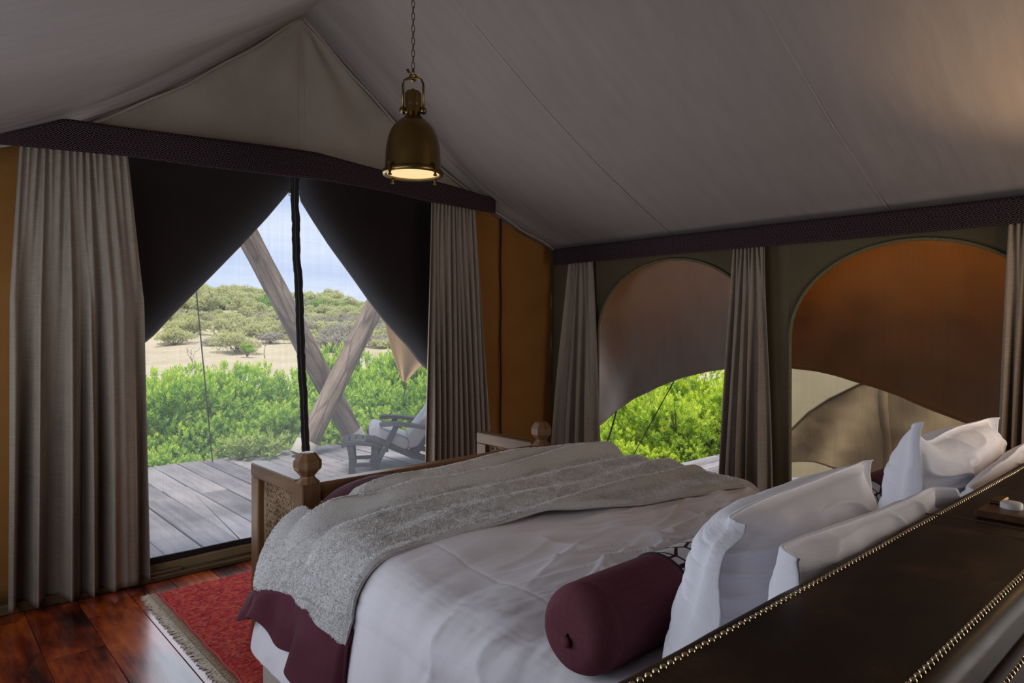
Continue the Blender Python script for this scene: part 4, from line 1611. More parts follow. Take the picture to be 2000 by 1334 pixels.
# bolster -----------------------------------------------------------
def bolster():
    r = 0.097
    yc, zc = 1.0, ZT + 0.094
    x0, x1 = 1.05, 2.93
    root = empty('bolster', ((x0 + x1) / 2, yc, ZT))
    tag(root, 'long plum bolster with a patterned white middle lying along the pillows', 'bolster')

    def tubepart(name, profile, mat, seed):
        n = 56
        V = []
        for (x, rr) in profile:
            for k in range(n):
                t = 2 * math.pi * k / n
                q = rr * (1 + 0.012 * float(vnoise(x * 9, k * 0.25, seed)))
                V.append((x, yc + q * math.cos(t), zc + q * math.sin(t) * (0.95 if math.sin(t) < 0 else 1.0)))
        F = gridfaces(n, len(profile), closed_u=True)
        return make(name, V, F, mat, parent=root, smooth=True)
    endp = [(x0, 0.004), (x0, 0.03)] + [(x0 + 0.05 - 0.05 * math.cos(a) ** 1.0, r * (0.55 + 0.45 * math.sin(a))) for a in np.linspace(0.15, math.pi / 2, 10)]
    seam = [(x0 + 0.062, r * 1.000), (x0 + 0.066, r * 0.985), (x0 + 0.070, r)]
    prof = endp + seam + [(x, r * (1 + 0.02 * math.sin((x - x0) * 5))) for x in np.linspace(x0 + 0.09, x0 + 0.325, 14)]
    tubepart('plum_end', prof, M['bolster'], 5)
    tubepart('patterned_band', [(x, r * 0.992) for x in np.linspace(x0 + 0.32, x1 - 0.32, 24)], M['band'], 6)
    prof2 = [(x0 + x1 - x, rr) for (x, rr) in reversed(prof)]
    tubepart('plum_end', prof2, M['bolster'], 7)
    for xx in (x0 + 0.322, x1 - 0.322):
        mb = MB()
        mb.ring((xx, yc, zc), (0, 1, 0), (0, 0, 1), r * 1.0, 0.005, 56, 6)
        mb.build('piping', M['black'], root, smooth=True)
    mb = MB()                                   # covered button on the near end
    mb.lathe([(0.0, 0.009), (0.007, 0.008), (0.0115, 0.005), (0.0125, 0.0), (0.0, -0.002)], 16)
    V = [(x0 - 0.004 - z, yc + a, zc - 0.012 + b) for (a, b, z) in mb.v]
    make('button', V, mb.f, M['bolster'], parent=root)


bolster()

# ================================================================== HEADBOARD
hb = empty('headboard', (1.9, 0.4, 0))
tag(hb, 'broad dark leather headboard with rows of brass nails', 'headboard')
HY0, HY1, HT = 0.262, 0.532, 1.03
HX0, HX1 = 0.36, 3.35


def rounded_slab(name, mat, y0, y1, z0, z1, r, rib=0.0):
    sec = []
    for a in np.linspace(0, 90, 7):
        sec.append((y1 - r + r * math.sin(math.radians(90 - a)), z1 - r + r * math.cos(math.radians(90 - a)))) if False else None
    sec = [(y1, z0), (y1, z0 + 0.3)]
    sec += [(y1 - r + r * math.cos(math.radians(a)), z1 - r + r * math.sin(math.radians(a))) for a in np.linspace(0, 90, 7)]
    sec += [(y, z1 + 0.006 * math.sin(math.pi * (y1 - r - y) / (y1 - y0 - 2 * r))) for y in np.linspace(y1 - r - 0.02, y0 + r + 0.02, 9)]
    sec += [(y0 + r - r * math.sin(math.radians(a)), z1 - r + r * math.cos(math.radians(a))) for a in np.linspace(0, 90, 7)]
    sec += [(y0, z0 + 0.3), (y0, z0)]
    xs = np.linspace(HX0, HX1, 90)
    V = []
    for x in xs:
        for (y, z) in sec:
            V.append((x, y, z + 0.0015 * float(fbm(x * 9, y * 9, 3))))
    m = len(sec)
    F = [tuple(reversed(f)) for f in gridfaces(m, len(xs))]
    F.append(tuple(range(m)))
    F.append(tuple(range(m * (len(xs) - 1), m * len(xs)))[::-1])
    return make(name, V, F, mat, parent=hb, smooth=True)


rounded_slab('leather_cover', M['leather'], HY0, HY1, 0.0, HT, 0.022)
# facing band on the near side with its own nail row, standing 4 mm proud
M['leather_face'] = plain('oxblood_leather', (0.026, 0.009, 0.009), 0.65, var=0.35, scale=14, bstr=0.1, spec=0.2)
mb = MB()
mb.box((HX0, HY0 - 0.012, 0.0), (HX1, HY0 + 0.004, HT - 0.055), 0.004)
mb.build('back_panel', M['leather_face'], hb, smooth=True)
# cross seam in the top hide
sx_ = atZ(1810, 1047, HT)[0]
mb = MB()
mb.tube([(1.66, y, HT + 0.0075 + 0.006 * math.sin(math.pi * (HY1 - y) / (HY1 - HY0))) for y in np.linspace(HY0 + 0.02, HY1 - 0.02, 20)], 0.0032, 6, squash=0.5)
M['hide_seam'] = plain('hide_seam', (0.055, 0.032, 0.016), 0.6, var=0.3, scale=90)
mb.build('hide_seam', M['hide_seam'], hb, smooth=True)

nail_me = None


def nail_row(y, z, x0, x1, step, nrm, r=0.0047):
    global nail_me
    x = x0
    while x < x1:
        if nail_me is None:
            mb = MB()
            mb.lathe([(1.0, 0.0), (0.92, 0.35), (0.66, 0.66), (0.33, 0.82), (0.001, 0.88)], 10)
            o = mb.build('nail', M['nail'], hb, local=True, smooth=True)
            nail_me = o.data
        else:
            o = bpy.data.objects.new('nail', nail_me)
            C.objects.link(o)
            o.parent = hb
        o.location = Vector((x, y, z)) - hb.location
        o.scale = (r, r, r)
        if nrm == 'back':
            o.rotation_euler = (math.pi / 2, 0, 0)
        x += step


nail_row(HY1 - 0.030, HT + 0.0005, 0.62, 2.52, 0.0152, 'top')
nail_row(HY0 + 0.026, HT + 0.0005, 0.80, 1.50, 0.0150, 'top')
nail_row(HY0 - 0.012, HT - 0.068, 0.86, 1.60, 0.0150, 'back')

# switch plate on top of the headboard
sp = atZ(1932, 985, HT + 0.01)
sw = empty('switch_plate', (sp[0] + 0.05, sp[1] - 0.02, HT + 0.008))
tag(sw, 'small wooden plate with a round white button on the leather headboard', 'switch')
mb = MB()
px, py_ = atZ(1930, 1000, HT + 0.02)[:2]
mb.box((px, py_ - 0.075, HT + 0.004), (px + 0.16, py_ + 0.025, HT + 0.020), 0.003)
mb.build('plate', M['switchwood'], sw)
mb = MB()
bx, by = px + 0.075, py_ - 0.025
mb.lathe([(0.0, 0.014), (0.018, 0.014), (0.021, 0.011), (0.021, 0.0)], 28, (bx, by, HT + 0.019))
mb.build('button', M['white_plastic'], sw, smooth=True)
mb = MB()
mb.box((px + 0.085, py_ - 0.005, HT + 0.0195), (px + 0.15, py_ + 0.020, HT + 0.028), 0.003)
mb.build('brass_inset', M['brass'], sw)

# ================================================================== CARVED BENCH at the foot
def bench():
    zr = 0.80
    xl, xr = 1.275, 2.640
    yb = 2.715                                # back rail, towards the bed
    ya = 3.20                                 # front of the arms, towards the door
    root = empty('bench', ((xl + xr) / 2, yb + 0.25, 0))
    tag(root, 'carved teak bench with knobbed posts, its back to the foot of the bed', 'bench')

    def post(x, y, top, name='post'):
        mb = MB()
        w = 0.042
        mb.box((x - w, y - w, 0), (x + w, y + w, top), 0.004)
        mb.build(name, M['bench_z'], root)

    def knob(x, y, z):
        mb = MB()
        prof = [(0.052, 0.0), (0.052, 0.004), (0.032, 0.022), (0.030, 0.028), (0.058, 0.058), (0.060, 0.068), (0.060, 0.092), (0.036, 0.122), (0.030, 0.127), (0.0, 0.129)]
        n = 8
        vs = []
        for (r, zz) in prof:
            for k in range(n):
                dx, dy = ((1, .5), (.5, 1), (-.5, 1), (-1, .5), (-1, -.5), (-.5, -1), (.5, -1), (1, -.5))[k]
                vs.append((x + dx * r * 0.86, y + dy * r * 0.86, z + zz))
        fs = gridfaces(n, len(prof), closed_u=True)
        mb.add(vs, fs)
        mb.build('knob', M['bench_z'], root)
    for x in (xl, xr):
        post(x, yb, zr - 0.012)
        knob(x, yb, zr - 0.014)
    # back: top rail, lower rail, plain boards
    mb = MB()
    mb.box((xl + 0.04, yb - 0.030, zr - 0.095), (xr - 0.04, yb + 0.030, zr - 0.015), 0.006)
    mb.build('back_rail', M['bench'], root)
    mb = MB()
    mb.box((xl + 0.04, yb - 0.024, 0.36), (xr - 0.04, yb + 0.024, 0.43), 0.005)
    mb.build('back_rail', M['bench'], root)
    # arms
    for x in (xl, xr):
        arm = empty('arm', (0, 0, 0))
        arm.parent = root
        arm.location = Vector((x, yb, 0)) - root.location
        mb = MB()
        mb.box((x - 0.038, yb + 0.04, zr - 0.068), (x + 0.038, ya + 0.04, zr - 0.004), 0.005)
        mb.build('arm_rail', M['bench_y'], arm)
        mb = MB()
        mb.box((x - 0.036, ya - 0.045, 0), (x + 0.036, ya + 0.040, zr - 0.066), 0.005)
        mb.build('front_post', M['bench_z'], arm)
        mb = MB()
        mb.box((x - 0.030, yb + 0.04, 0.27), (x + 0.030, ya - 0.04, 0.34), 0.004)
        mb.build('arm_rail', M['bench_y'], arm)
        carve(arm, x, yb + 0.048, ya - 0.050, 0.345, zr - 0.070)
    for k in range(5):
        mb = MB()
        y0 = yb + 0.035 + k * 0.098
        mb.box((xl + 0.03, y0, 0.36), (xr - 0.03, y0 + 0.094, 0.385), 0.003)
        mb.build('seat_slat', M['bench'], root)
    carve_back(root, xl + 0.05, xr - 0.05, yb, 0.435, zr - 0.10)


def carve(root, x, y0, y1, z0, z1):
    mb = MB()
    # moulding round the panel
    for (a, b) in (((y0, z0), (y1, z0)), ((y1, z0), (y1, z1)), ((y1, z1), (y0, z1)), ((y0, z1), (y0, z0))):
        mb.tube([(x, a[0], a[1]), (x, b[0], b[1])], 0.010, 6)
    step = 0.046
    ny, nz_ = int((y1 - y0) / step), int((z1 - z0) / step)
    sy, sz = (y1 - y0) / ny, (z1 - z0) / nz_
    for i in range(ny + 1):
        for j in range(nz_ + 1):
            cy_, cz_ = y0 + i * sy, z0 + j * sz
            # arcs only inside the frame
            seg = 14
            pts = []
            for s in range(seg + 1):
                t = 2 * math.pi * s / seg
                p = (cy_ + sy * 0.93 * math.cos(t), cz_ + sz * 0.93 * math.sin(t))
                if y0 - .002 <= p[0] <= y1 + .002 and z0 - .002 <= p[1] <= z1 + .002:
                    pts.append((x + 0.004 * math.sin(3 * t + i), p[0], p[1]))
                else:
                    if len(pts) > 1:
                        mb.tube(pts, 0.0062, 5, squash=1.2)
                    pts = []
            if len(pts) > 1:
                mb.tube(pts, 0.0062, 5, squash=1.2)
            if (i + j) % 2 == 0 and 0 < i < ny and 0 < j < nz_:
                for q in range(4):
                    t = math.pi / 4 + q * math.pi / 2
                    c = Vector((x, cy_ + sy * 0.36 * math.cos(t), cz_ + sz * 0.36 * math.sin(t)))
                    d = Vector((0, math.cos(t), math.sin(t)))
                    mb.tube([c - d * 0.014, c, c + d * 0.014], [0.003, 0.0095, 0.003], 6)
    mb.build('carved_panel', M['carving'], root, smooth=True)


def carve_back(root, x0, x1, y, z0, z1):
    mb = MB()
    n = 12
    w = (x1 - x0) / n
    for i in range(n):
        cx = x0 + w * (i + .5)
        mb.tube([(cx + w * 0.48 * math.cos(t), y, (z0 + z1) / 2 + (z1 - z0) * 0.49 * math.sin(t)) for t in np.linspace(0, 2 * math.pi, 17)], 0.010, 5)
        mb.tube([(cx, y, z0), (cx, y, z1)], 0.009, 5)
    mb.build('carved_panel', M['carving'], root, smooth=True)


bench()

# ================================================================== RUG
def rug():
    x0, x1, y0, y1 = 1.03, 3.1, 1.95, 4.02
    root = empty('rug', ((x0 + x1) / 2, (y0 + y1) / 2, 0))
    tag(root, 'red patterned wool rug with a cream fringe on the plank floor', 'rug')
    n, m = 120, 120
    xs, ys = np.linspace(x0, x1, n), np.linspace(y0, y1, m)
    X, Y = np.meshgrid(xs, ys)
    Z = 0.009 + 0.0025 * fbm(X * 5, Y * 5, 3) + 0.0015 * vnoise(X * 160, Y * 160, 4)
    X = X + 0.006 * fbm(Y * 3, 0 * Y, 9) * (X < x0 + 0.05)
    edge = np.minimum(np.minimum(X - x0, x1 - X), np.minimum(Y - y0, y1 - Y))
    Z = Z * np.clip(edge / 0.012 + 0.15, 0, 1)
    make('pile', np.stack([X, Y, Z], -1), gridfaces(n, m), M['rug'], parent=root, uv=np.stack([X, Y], -1).reshape(-1, 2))
    mb = MB()
    mb.tube([(x0 + 0.003 * math.sin(i), y0 + (y1 - y0) * i / 60, 0.006) for i in range(61)], 0.0065, 6)
    M['rug_edge'] = plain('rug_edge', (0.36, 0.035, 0.03), 0.95, var=0.2, scale=80)
    mb.build('edge_binding', M['rug_edge'], root, smooth=True)
    # flat-woven end
    V = []
    for i in range(80):
        y = y0 + (y1 - y0) * i / 79
        for k in range(6):
            V.append((x0 - 0.048 * k / 5 + 0.002 * math.sin(i * 1.7), y, 0.0035 + 0.0012 * math.sin(i * 1.3 + k)))
    make('kilim_end', V, gridfaces(6, 80), M['kilim'], parent=root, solid=0.003)
    # knotted fringe
    mb = MB()
    r = random.Random(3)
    y = y0
    while y < y1:
        xx = x0 - 0.046
        # warp cord lying over the flat weave
        mb.tube([(x0 - 0.004, y, 0.007), (x0 - 0.025, y + r.uniform(-.002, .002), 0.008), (xx, y, 0.008)], 0.0016, 4)
        mb.tube([(xx - 0.004, y - 0.002, 0.005), (xx, y, 0.010), (xx - 0.002, y + .004, 0.006)], 0.0048, 5)
        for _ in range(4):
            a = r.uniform(-0.6, 0.6)
            l = r.uniform(0.022, 0.046)
            p = [(xx, y, 0.008)]
            for q in (0.35, 0.7, 1.0):
                p.append((xx - l * q, y + l * q * math.sin(a + r.uniform(-.5, .5) * q), 0.007 - 0.004 * q))
            mb.tube(p, [0.0026, 0.0024, 0.002, 0.001], 4)
        y += 0.0125
    o = mb.build('fringe', M['fringe'], root, smooth=True)
    o['kind'] = 'stuff'


rug()

# ================================================================== PENDANT LAMP
def pendant():
    d = 3.51
    c = atT(807, 340, d)
    x, y, zr = c
    root = empty('pendant_lamp', (x, y, zr))
    tag(root, 'aged brass dome pendant lamp hanging on a chain before the gable', 'lamp')
    px_ = d / FPX                              # metres per pixel at the lamp
    R = 55 * px_
    prof = [(R * 1.00, 0.0), (R * 0.985, 0.03), (R * 0.975, 0.07), (R * 0.955, 0.12), (R * 0.90, 0.165), (R * 0.80, 0.205), (R * 0.66, 0.237), (R * 0.50, 0.258),
            (R * 0.36, 0.272), (R * 0.27, 0.285), (R * 0.225, 0.30), (R * 0.215, 0.33), (R * 0.215, 0.345)]
    z0 = 0.012
    mb = MB()
    outer = [(r, z + z0) for r, z in prof]
    inner = [(max(r - 0.004, 0.001), z + z0 - 0.002) for r, z in reversed(prof)]
    mb.lathe(outer + inner, 56, (x, y, zr))
    mb.build('shade', M['brass'], root, smooth=True)
    mb = MB()                                  # glass ring at the mouth
    mb.lathe([(R * 0.93, -0.004), (R * 0.93, 0.016), (R * 1.02, 0.022), (R * 1.075, 0.016), (R * 1.08, 0.004), (R * 1.05, -0.008), (R * 0.93, -0.004)], 56, (x, y, zr))
    mb.build('rim', M['brass'], root, smooth=True)
    mb = MB()
    mb.lathe([(R * 0.935, 0.004), (R * 0.6, 0.010), (0.001, 0.012)], 48, (x, y, zr))
    mb.build('diffuser', M['lampglow'], root, smooth=True)
    for k in range(4):                         # clips with wing nuts
        a = math.radians(100 + 90 * k)
        cx, cy_ = x + R * 1.09 * math.cos(a), y + R * 1.09 * math.sin(a)
        mb = MB()
        mb.bar((cx, cy_, zr + 0.036), (cx, cy_, zr - 0.014), 0.012, 0.010, (math.cos(a), math.sin(a), 0))
        mb.tube([(cx - 0.012 * math.sin(a), cy_ + 0.012 * math.cos(a), zr + 0.034), (cx + 0.012 * math.sin(a), cy_ - 0.012 * math.cos(a), zr + 0.034)], 0.006, 8)
        cl = mb.build('clip', M['brass'], root, smooth=False)
        mb = MB()
        mb.lathe([(0.0, 0.0), (0.010, 0.0), (0.010, 0.006), (0.006, 0.010), (0.006, 0.018), (0.0, 0.018)], 10, (cx, cy_, zr - 0.030))
        mb.build('clip_nut', M['brass'], cl, smooth=False)
    zs = zr + z0 + 0.345
    mb = MB()                                  # socket cap
    mb.lathe([(R * 0.22, -0.05), (R * 0.30, -0.045), (R * 0.30, -0.02), (R * 0.28, -0.012), (R * 0.29, 0.0), (R * 0.29, 0.052), (R * 0.24, 0.064), (0.010, 0.068), (0.008, 0.078), (0.001, 0.079)], 32, (x, y, zs))
    mb.build('socket', M['brass'], root, smooth=False)
    # stirrup across the view, with side screws
    e = Vector((RT[0], RT[1], 0))
    hw = R * 0.36
    cc = Vector((x, y, zs))
    mb = MB()
    pts = [cc + e * -hw + Vector((0, 0, -0.035)), cc + e * -hw + Vector((0, 0, 0.10)), cc + e * -hw * 0.85 + Vector((0, 0, 0.123)), cc + e * -hw * 0.5 + Vector((0, 0, 0.133)),
           cc + e * hw * 0.5 + Vector((0, 0, 0.133)), cc + e * hw * 0.85 + Vector((0, 0, 0.123)), cc + e * hw + Vector((0, 0, 0.10)), cc + e * hw + Vector((0, 0, -0.035))]
    mb.tube(pts, 0.0065, 8)
    mb.build('stirrup', M['brass'], root, smooth=True)
    for s in (-1, 1):
        p = cc + e * hw * s + Vector((0, 0, -0.033))
        mb = MB()
        f2 = Vector((FW[0], FW[1], 0))
        mb.tube([p - f2 * 0.022, p - f2 * 0.016, p + f2 * 0.012, p + f2 * 0.016], [0.012, 0.017, 0.017, 0.011], 12)
        mb.tube([p - e * 0.02 * s, p + e * 0.016 * s], 0.009, 10)
        mb.build('wing_screw', M['brass'], root, smooth=True)
    top = cc + Vector((0, 0, 0.133))
    mb = MB()                                  # swivel hook
    mb.ring(top + Vector((0, 0, 0.004)), e, (0, 0, 1), 0.016, 0.006, 14, 6)
    mb.tube([top + Vector((0, 0, 0.016)), top + Vector((0, 0, 0.050))], [0.009, 0.006], 8)
    mb.tube([top + e * -0.010 + Vector((0, 0, 0.012)), top + e * -0.030 + Vector((0, 0, 0.045))], [0.005, 0.007], 8)
    mb.build('hook', M['brass'], root, smooth=True)
    # chain up to the ridge, link by link
    z = top.z + 0.050
    k = 0
    chain = empty('chain', (0, 0, 0))
    chain.parent = root
    chain.location = Vector((x, y, z)) - root.location
    cz0 = Vector((x, y, z))
    ztop = float(roof_z(x, y)) - 0.02
    link = None
    while z < ztop:
        if link is None:
            mb = MB()
            pts = []
            for t in np.linspace(0, 2 * math.pi, 17)[:-1]:
                pts.append((0.0075 * math.cos(t), 0, 0.010 * math.copysign(1, math.sin(t)) * (1 if abs(math.sin(t)) > 0.05 else 0) + 0.0085 * math.sin(t)))
            pts.append(pts[0])
            mb.tube(pts, 0.0021, 6, cap=False)
            o = mb.build('chain_link', M['dark_brass'], chain, local=True, smooth=True)
            link = o.data
        else:
            o = bpy.data.objects.new('chain_link', link)
            C.objects.link(o)
            o.parent = chain
        o.location = Vector((x, y, z + 0.014)) - cz0
        o.rotation_euler = (0, 0, math.radians(-41.7 + 25 + 90 * (k % 2)))
        z += 0.0315
        k += 1
    l = lamp('pendant_bulb', 'SPOT', (x, y, zr - 0.012), 5, (1.0, 0.66, 0.30), radius=0.08, aim=(x, y, 0))
    l.data.spot_size = math.radians(125)
    l.data.spot_blend = 0.6


pendant()

# ================================================================== OUTSIDE: deck
deck = empty('floor_deck', (3, 5.8, 0))
tag(deck, 'weathered grey plank deck outside the doorway', None, None, 'structure')
DZ = 0.085
make('underside', [(-2, DY + 0.05, DZ - 0.06), (5.3, DY + 0.05, DZ - 0.06), (5.3, 7.18, DZ - 0.06), (-2, 7.18, DZ - 0.06)], [(0, 1, 2, 3)], M['underfloor'], parent=deck, smooth=False)
boards(deck, 'deck_board', -1.8, 5.25, DY + 0.06, 7.2, 0.2130, 1.17, DZ, 0.04, M['deckwood'], (0.8, 2.2), 12, 0.0035, rough_edge=0.004)
sd = boards(deck, 'deck_board', EX1 + 0.2, 5.2, -0.5, DY + 0.04, 0.2130, 1.17, DZ, 0.04, M['deckwood'], (1.2, 2.4), 14, 0.0035, rough_edge=0.004)
boards(deck, 'deck_board', 2.2, 3.93, 5.25, 9.0, 0.12, 0.0, DZ, 0.04, M['deckwood_x'], (1.2, 2.4), 15, 0.004, axis='X', rough_edge=0.004)


# crossed poles
def pole(label, p, q, r0, r1, seed, collar=True):
    p, q = Vector(p), Vector(q)
    d = (q - p).normalized()
    n = 60
    a = d.cross(Vector((0, 1, 0))).normalized()
    b = d.cross(a)
    V = []
    ns = 28
    L_ = (q - p).length
    for i in range(n):
        t = i / (n - 1)
        c = p + (q - p) * t
        for k in range(ns):
            an = 2 * math.pi * k / ns
            rr = (r0 + (r1 - r0) * t) * (1 + 0.035 * float(fbm(k * 0.35, t * L_ * 2.2, seed)) + 0.02 * float(vnoise(k * 1.2, t * L_ * 9, seed)))
            V.append(c + (a * math.cos(an) + b * math.sin(an)) * rr)
    F = gridfaces(ns, n, closed_u=True)
    F.append(tuple(range(ns)))
    F.append(tuple(range(ns * (n - 1), ns * n))[::-1])
    # local frame along Z for the grain: rotate object
    rot = d.to_track_quat('Z', 'Y')
    me_v = [rot.inverted() @ (v - p) for v in V]
    o = make('log_pole', me_v, F, M['log'], local=True)
    o.location = p
    o.rotation_mode = 'QUATERNION'
    o.rotation_quaternion = rot
    tag(o, label, 'pole')
    if collar:
        mb = MB()
        mb.lathe([(r0 * 1.05, -0.02), (r0 * 1.07, 0.0), (r0 * 1.06, 0.125), (r0 * 1.02, 0.13)], 28)
        c = mb.build('base_collar', M['collar'], local=True, smooth=True)
        c.parent = o
    return o


A0, A1 = atY(590, 889, 6.72), atY(735, 590, 6.78)
A0 = np.array([A0[0], A0[1], DZ + 0.03])
pole('pale log pole leaning over the other, standing on a pale collar on the deck', A0, A0 + (A1 - A0) * 2.3, 0.112, 0.100, 3)
B0, B1 = atY(694, 862, 7.10), atY(486, 465, 7.06)
B0 = np.array([B0[0], B0[1], DZ + 0.03])
pole('brown log pole crossing behind the pale one', B0, B0 + (B1 - B0) * 1.6, 0.118, 0.108, 8)


# deck chair and footstool ------------------------------------------
def deck_chair():
    o3 = atZ(727, 925, DZ)
    f = np.array([-0.86, 0.51])
    rzc = math.atan2(f[1], f[0])
    root = empty('deck_chair', (o3[0], o3[1], DZ), rzc)
    tag(root, 'weathered wooden reclining chair with grey cushions on the deck', 'chair')
    Wd = 0.56                                   # width away from the viewer (local -y is to the right of forward)
    s = -1.0

    def P(a, w, z):
        return (a, s * w * 1.0, z)

    def part(name, polys, w0, w1, mat, bev=0.006):
        """side profile extruded from w0 to w1"""
        mb = MB()
        n = len(polys)
        vs = [P(a, w0, z) for a, z in polys] + [P(a, w1, z) for a, z in polys]
        fs = [tuple(range(n)), tuple(range(2 * n - 1, n - 1, -1))] + [(i, i + n, (i + 1) % n + n, (i + 1) % n) for i in range(n)]
        mb.add(vs, fs)
        return mb.build(name, mat, root, local=True, bevel=bev)
    for w in (0.0, Wd - 0.045):
        part('front_leg', [(-0.02, 0.0), (0.035, 0.0), (-0.195, 0.43), (-0.25, 0.43)], w, w + 0.04, M['greywood'])
        part('side_rail', [(0.06, 0.305), (0.045, 0.335), (-0.02, 0.335), (-0.34, 0.175), (-0.74, 0.0), (-0.84, 0.0), (-0.36, 0.115), (-0.08, 0.245), (0.05, 0.27)], w + 0.042, w + 0.08, M['greywood'])
        part('arm', [(-0.075, 0.425), (-0.06, 0.452), (-0.10, 0.468), (-0.24, 0.462), (-0.42, 0.435), (-0.66, 0.385), (-0.66, 0.352), (-0.42, 0.402), (-0.22, 0.430)], w - 0.03, w + 0.065, M['greywood'])
        part('back_stile', [(-0.33, 0.12), (-0.39, 0.10), (-0.92, 0.82), (-0.86, 0.85)], w + 0.082, w + 0.115, M['greywood'])
    part('stretcher', [(-0.145, 0.185), (-0.105, 0.185), (-0.105, 0.225), (-0.145, 0.225)], 0.03, Wd - 0.03, M['greywood'])
    for k in range(5):
        a0 = 0.02 - 0.075 * k
        zz = 0.315 - 0.036 * k
        part('seat_slat', [(a0, zz), (a0 - 0.06, zz - 0.029), (a0 - 0.06, zz - 0.007), (a0, zz + 0.022)], 0.06, Wd - 0.04, M['greywood'], 0.003)
    for k in range(6):
        w = 0.125 + k * 0.055
        part('back_slat', [(-0.35, 0.16), (-0.375, 0.15), (-0.905, 0.87), (-0.88, 0.885)], w, w + 0.045, M['greywood'], 0.003)
    c = part('seat_cushion', [(0.03, 0.325), (0.035, 0.40), (0.00, 0.435), (-0.06, 0.42), (-0.30, 0.315), (-0.345, 0.28), (-0.335, 0.21), (-0.29, 0.185), (-0.05, 0.29)], 0.06, Wd - 0.06, M['grey_cushion'], 0.02)
    c = part('back_cushion', [(-0.335, 0.20), (-0.30, 0.24), (-0.33, 0.33), (-0.80, 0.94), (-0.86, 0.95), (-0.90, 0.90), (-0.88, 0.85), (-0.42, 0.22)], 0.07, Wd - 0.07, M['grey_cushion'], 0.02)
    for (a, z) in ((-0.105, 0.235), (-0.45, 0.155)):
        mb = MB()
        mb.tube([P(a, -0.006, z), P(a, 0.01, z)], 0.008, 10)
        mb.build('bolt', M['dark_brass'], root, local=True)
    # footstool
    g3 = atZ(688, 926, DZ)
    st = empty('footstool', (g3[0], g3[1], DZ), rzc)
    tag(st, 'small weathered footstool with a curved top in front of the reclining chair', 'footstool')

    def sp_(name, poly, w0, w1):
        mb = MB()
        n = len(poly)
        vs = [P(a, w0, z) for a, z in poly] + [P(a, w1, z) for a, z in poly]
        mb.add(vs, [tuple(range(n)), tuple(range(2 * n - 1, n - 1, -1))] + [(i, i + n, (i + 1) % n + n, (i + 1) % n) for i in range(n)])
        mb.build(name, M['greywood'], st, local=True, bevel=0.005)
    for w in (0.0, 0.36):
        sp_('leg', [(-0.03, 0.0), (0.035, 0.0), (0.030, 0.09), (0.036, 0.18), (0.055, 0.262), (-0.005, 0.262), (-0.020, 0.17), (-0.026, 0.08)], w, w + 0.04)
        sp_('leg', [(-0.25, 0.0), (-0.185, 0.0), (-0.165, 0.08), (-0.165, 0.17), (-0.19, 0.255), (-0.25, 0.255), (-0.225, 0.16), (-0.228, 0.08)], w, w + 0.04)
        sp_('stretcher', [(-0.20, 0.06), (-0.02, 0.06), (-0.02, 0.095), (-0.20, 0.095)], w + 0.005, w + 0.030)
        sp_('top_rail', [(0.095, 0.235), (0.100, 0.275), (0.06, 0.298), (-0.05, 0.298), (-0.18, 0.275), (-0.26, 0.245), (-0.26, 0.225), (-0.17, 0.245), (-0.05, 0.262), (0.04, 0.262)], w - 0.012, w + 0.05)
    for k in range(6):
        a = 0.085 - k * 0.06
        z = 0.296 - 0.0011 * (k * k)
        sp_('top_slat', [(a, z - 0.015), (a, z + 0.006), (a - 0.05, z + 0.004), (a - 0.05, z - 0.017)], 0.045, 0.345)


deck_chair()


# hanging corner of the awning and the guy ropes ---------------------
def awning_corner():
    Yp = 5.15
    rows = [((742, 560), (842, 700)), ((748, 612), (842, 706)), ((756, 650), (838, 708)), ((764, 682), (826, 715)), ((772, 706), (814, 724)), ((780, 728), (800, 738)), ((786, 744), (793, 748))]
    V, UV = [], []
    m = 18
    R_ = 40
    for i in range(R_):
        t = i / (R_ - 1) * (len(rows) - 1)
        q = int(min(t, len(rows) - 2))
        fr = t - q
        l = [np.array(rows[q][0]) * (1 - fr) + np.array(rows[q + 1][0]) * fr, np.array(rows[q][1]) * (1 - fr) + np.array(rows[q + 1][1]) * fr]
        for j in range(m):
            k = j / (m - 1)
            u, v = l[0] * (1 - k) + l[1] * k
            p = atY(u, v, Yp + 0.035 * math.sin(k * 9 + 1) * (1 - i / R_ * 0.5) + 0.25 * (1 - i / R_) * k)
            V.append(tuple(p))
            UV.append((p[0], p[2]))
    o = make('awning_corner', V, gridfaces(m, R_), M['tan_canvas'], base=V[-1], uv=UV, solid=0.004)
    tag(o, 'khaki awning corner hanging to a point outside, above the reclining chair', 'awning')
    mb = MB()
    tip = Vector(V[-1])
    p2 = Vector(atY(788, 775, Yp))
    mb.tube([tip, tip * 0.5 + p2 * 0.5 + Vector((0.004, 0, 0)), p2], 0.006, 6)
    mb.ring(tip * 0.6 + p2 * 0.4, (1, 0, 0), (0, 0, 1), 0.012, 0.004, 10, 5)
    t = mb.build('tie_cord', M['rope'], smooth=True)
    t.parent = o
    t.location = -o.location


awning_corner()


def rope(label, pts, r, sag=0.0):
    pts = [Vector(p) for p in pts]
    mb = MB()
    fine = []
    for i in range(len(pts) - 1):
        for k in range(10):
            t = k / 10
            fine.append(pts[i] * (1 - t) + pts[i + 1] * t + Vector((0, 0, -sag * math.sin(math.pi * t))))
    fine.append(pts[-1])
    mb.tube(fine, r, 5)
    o = mb.build('guy_rope', M['rope'], base=tuple(pts[-1]), smooth=True)
    tag(o, label, 'rope')
    return o


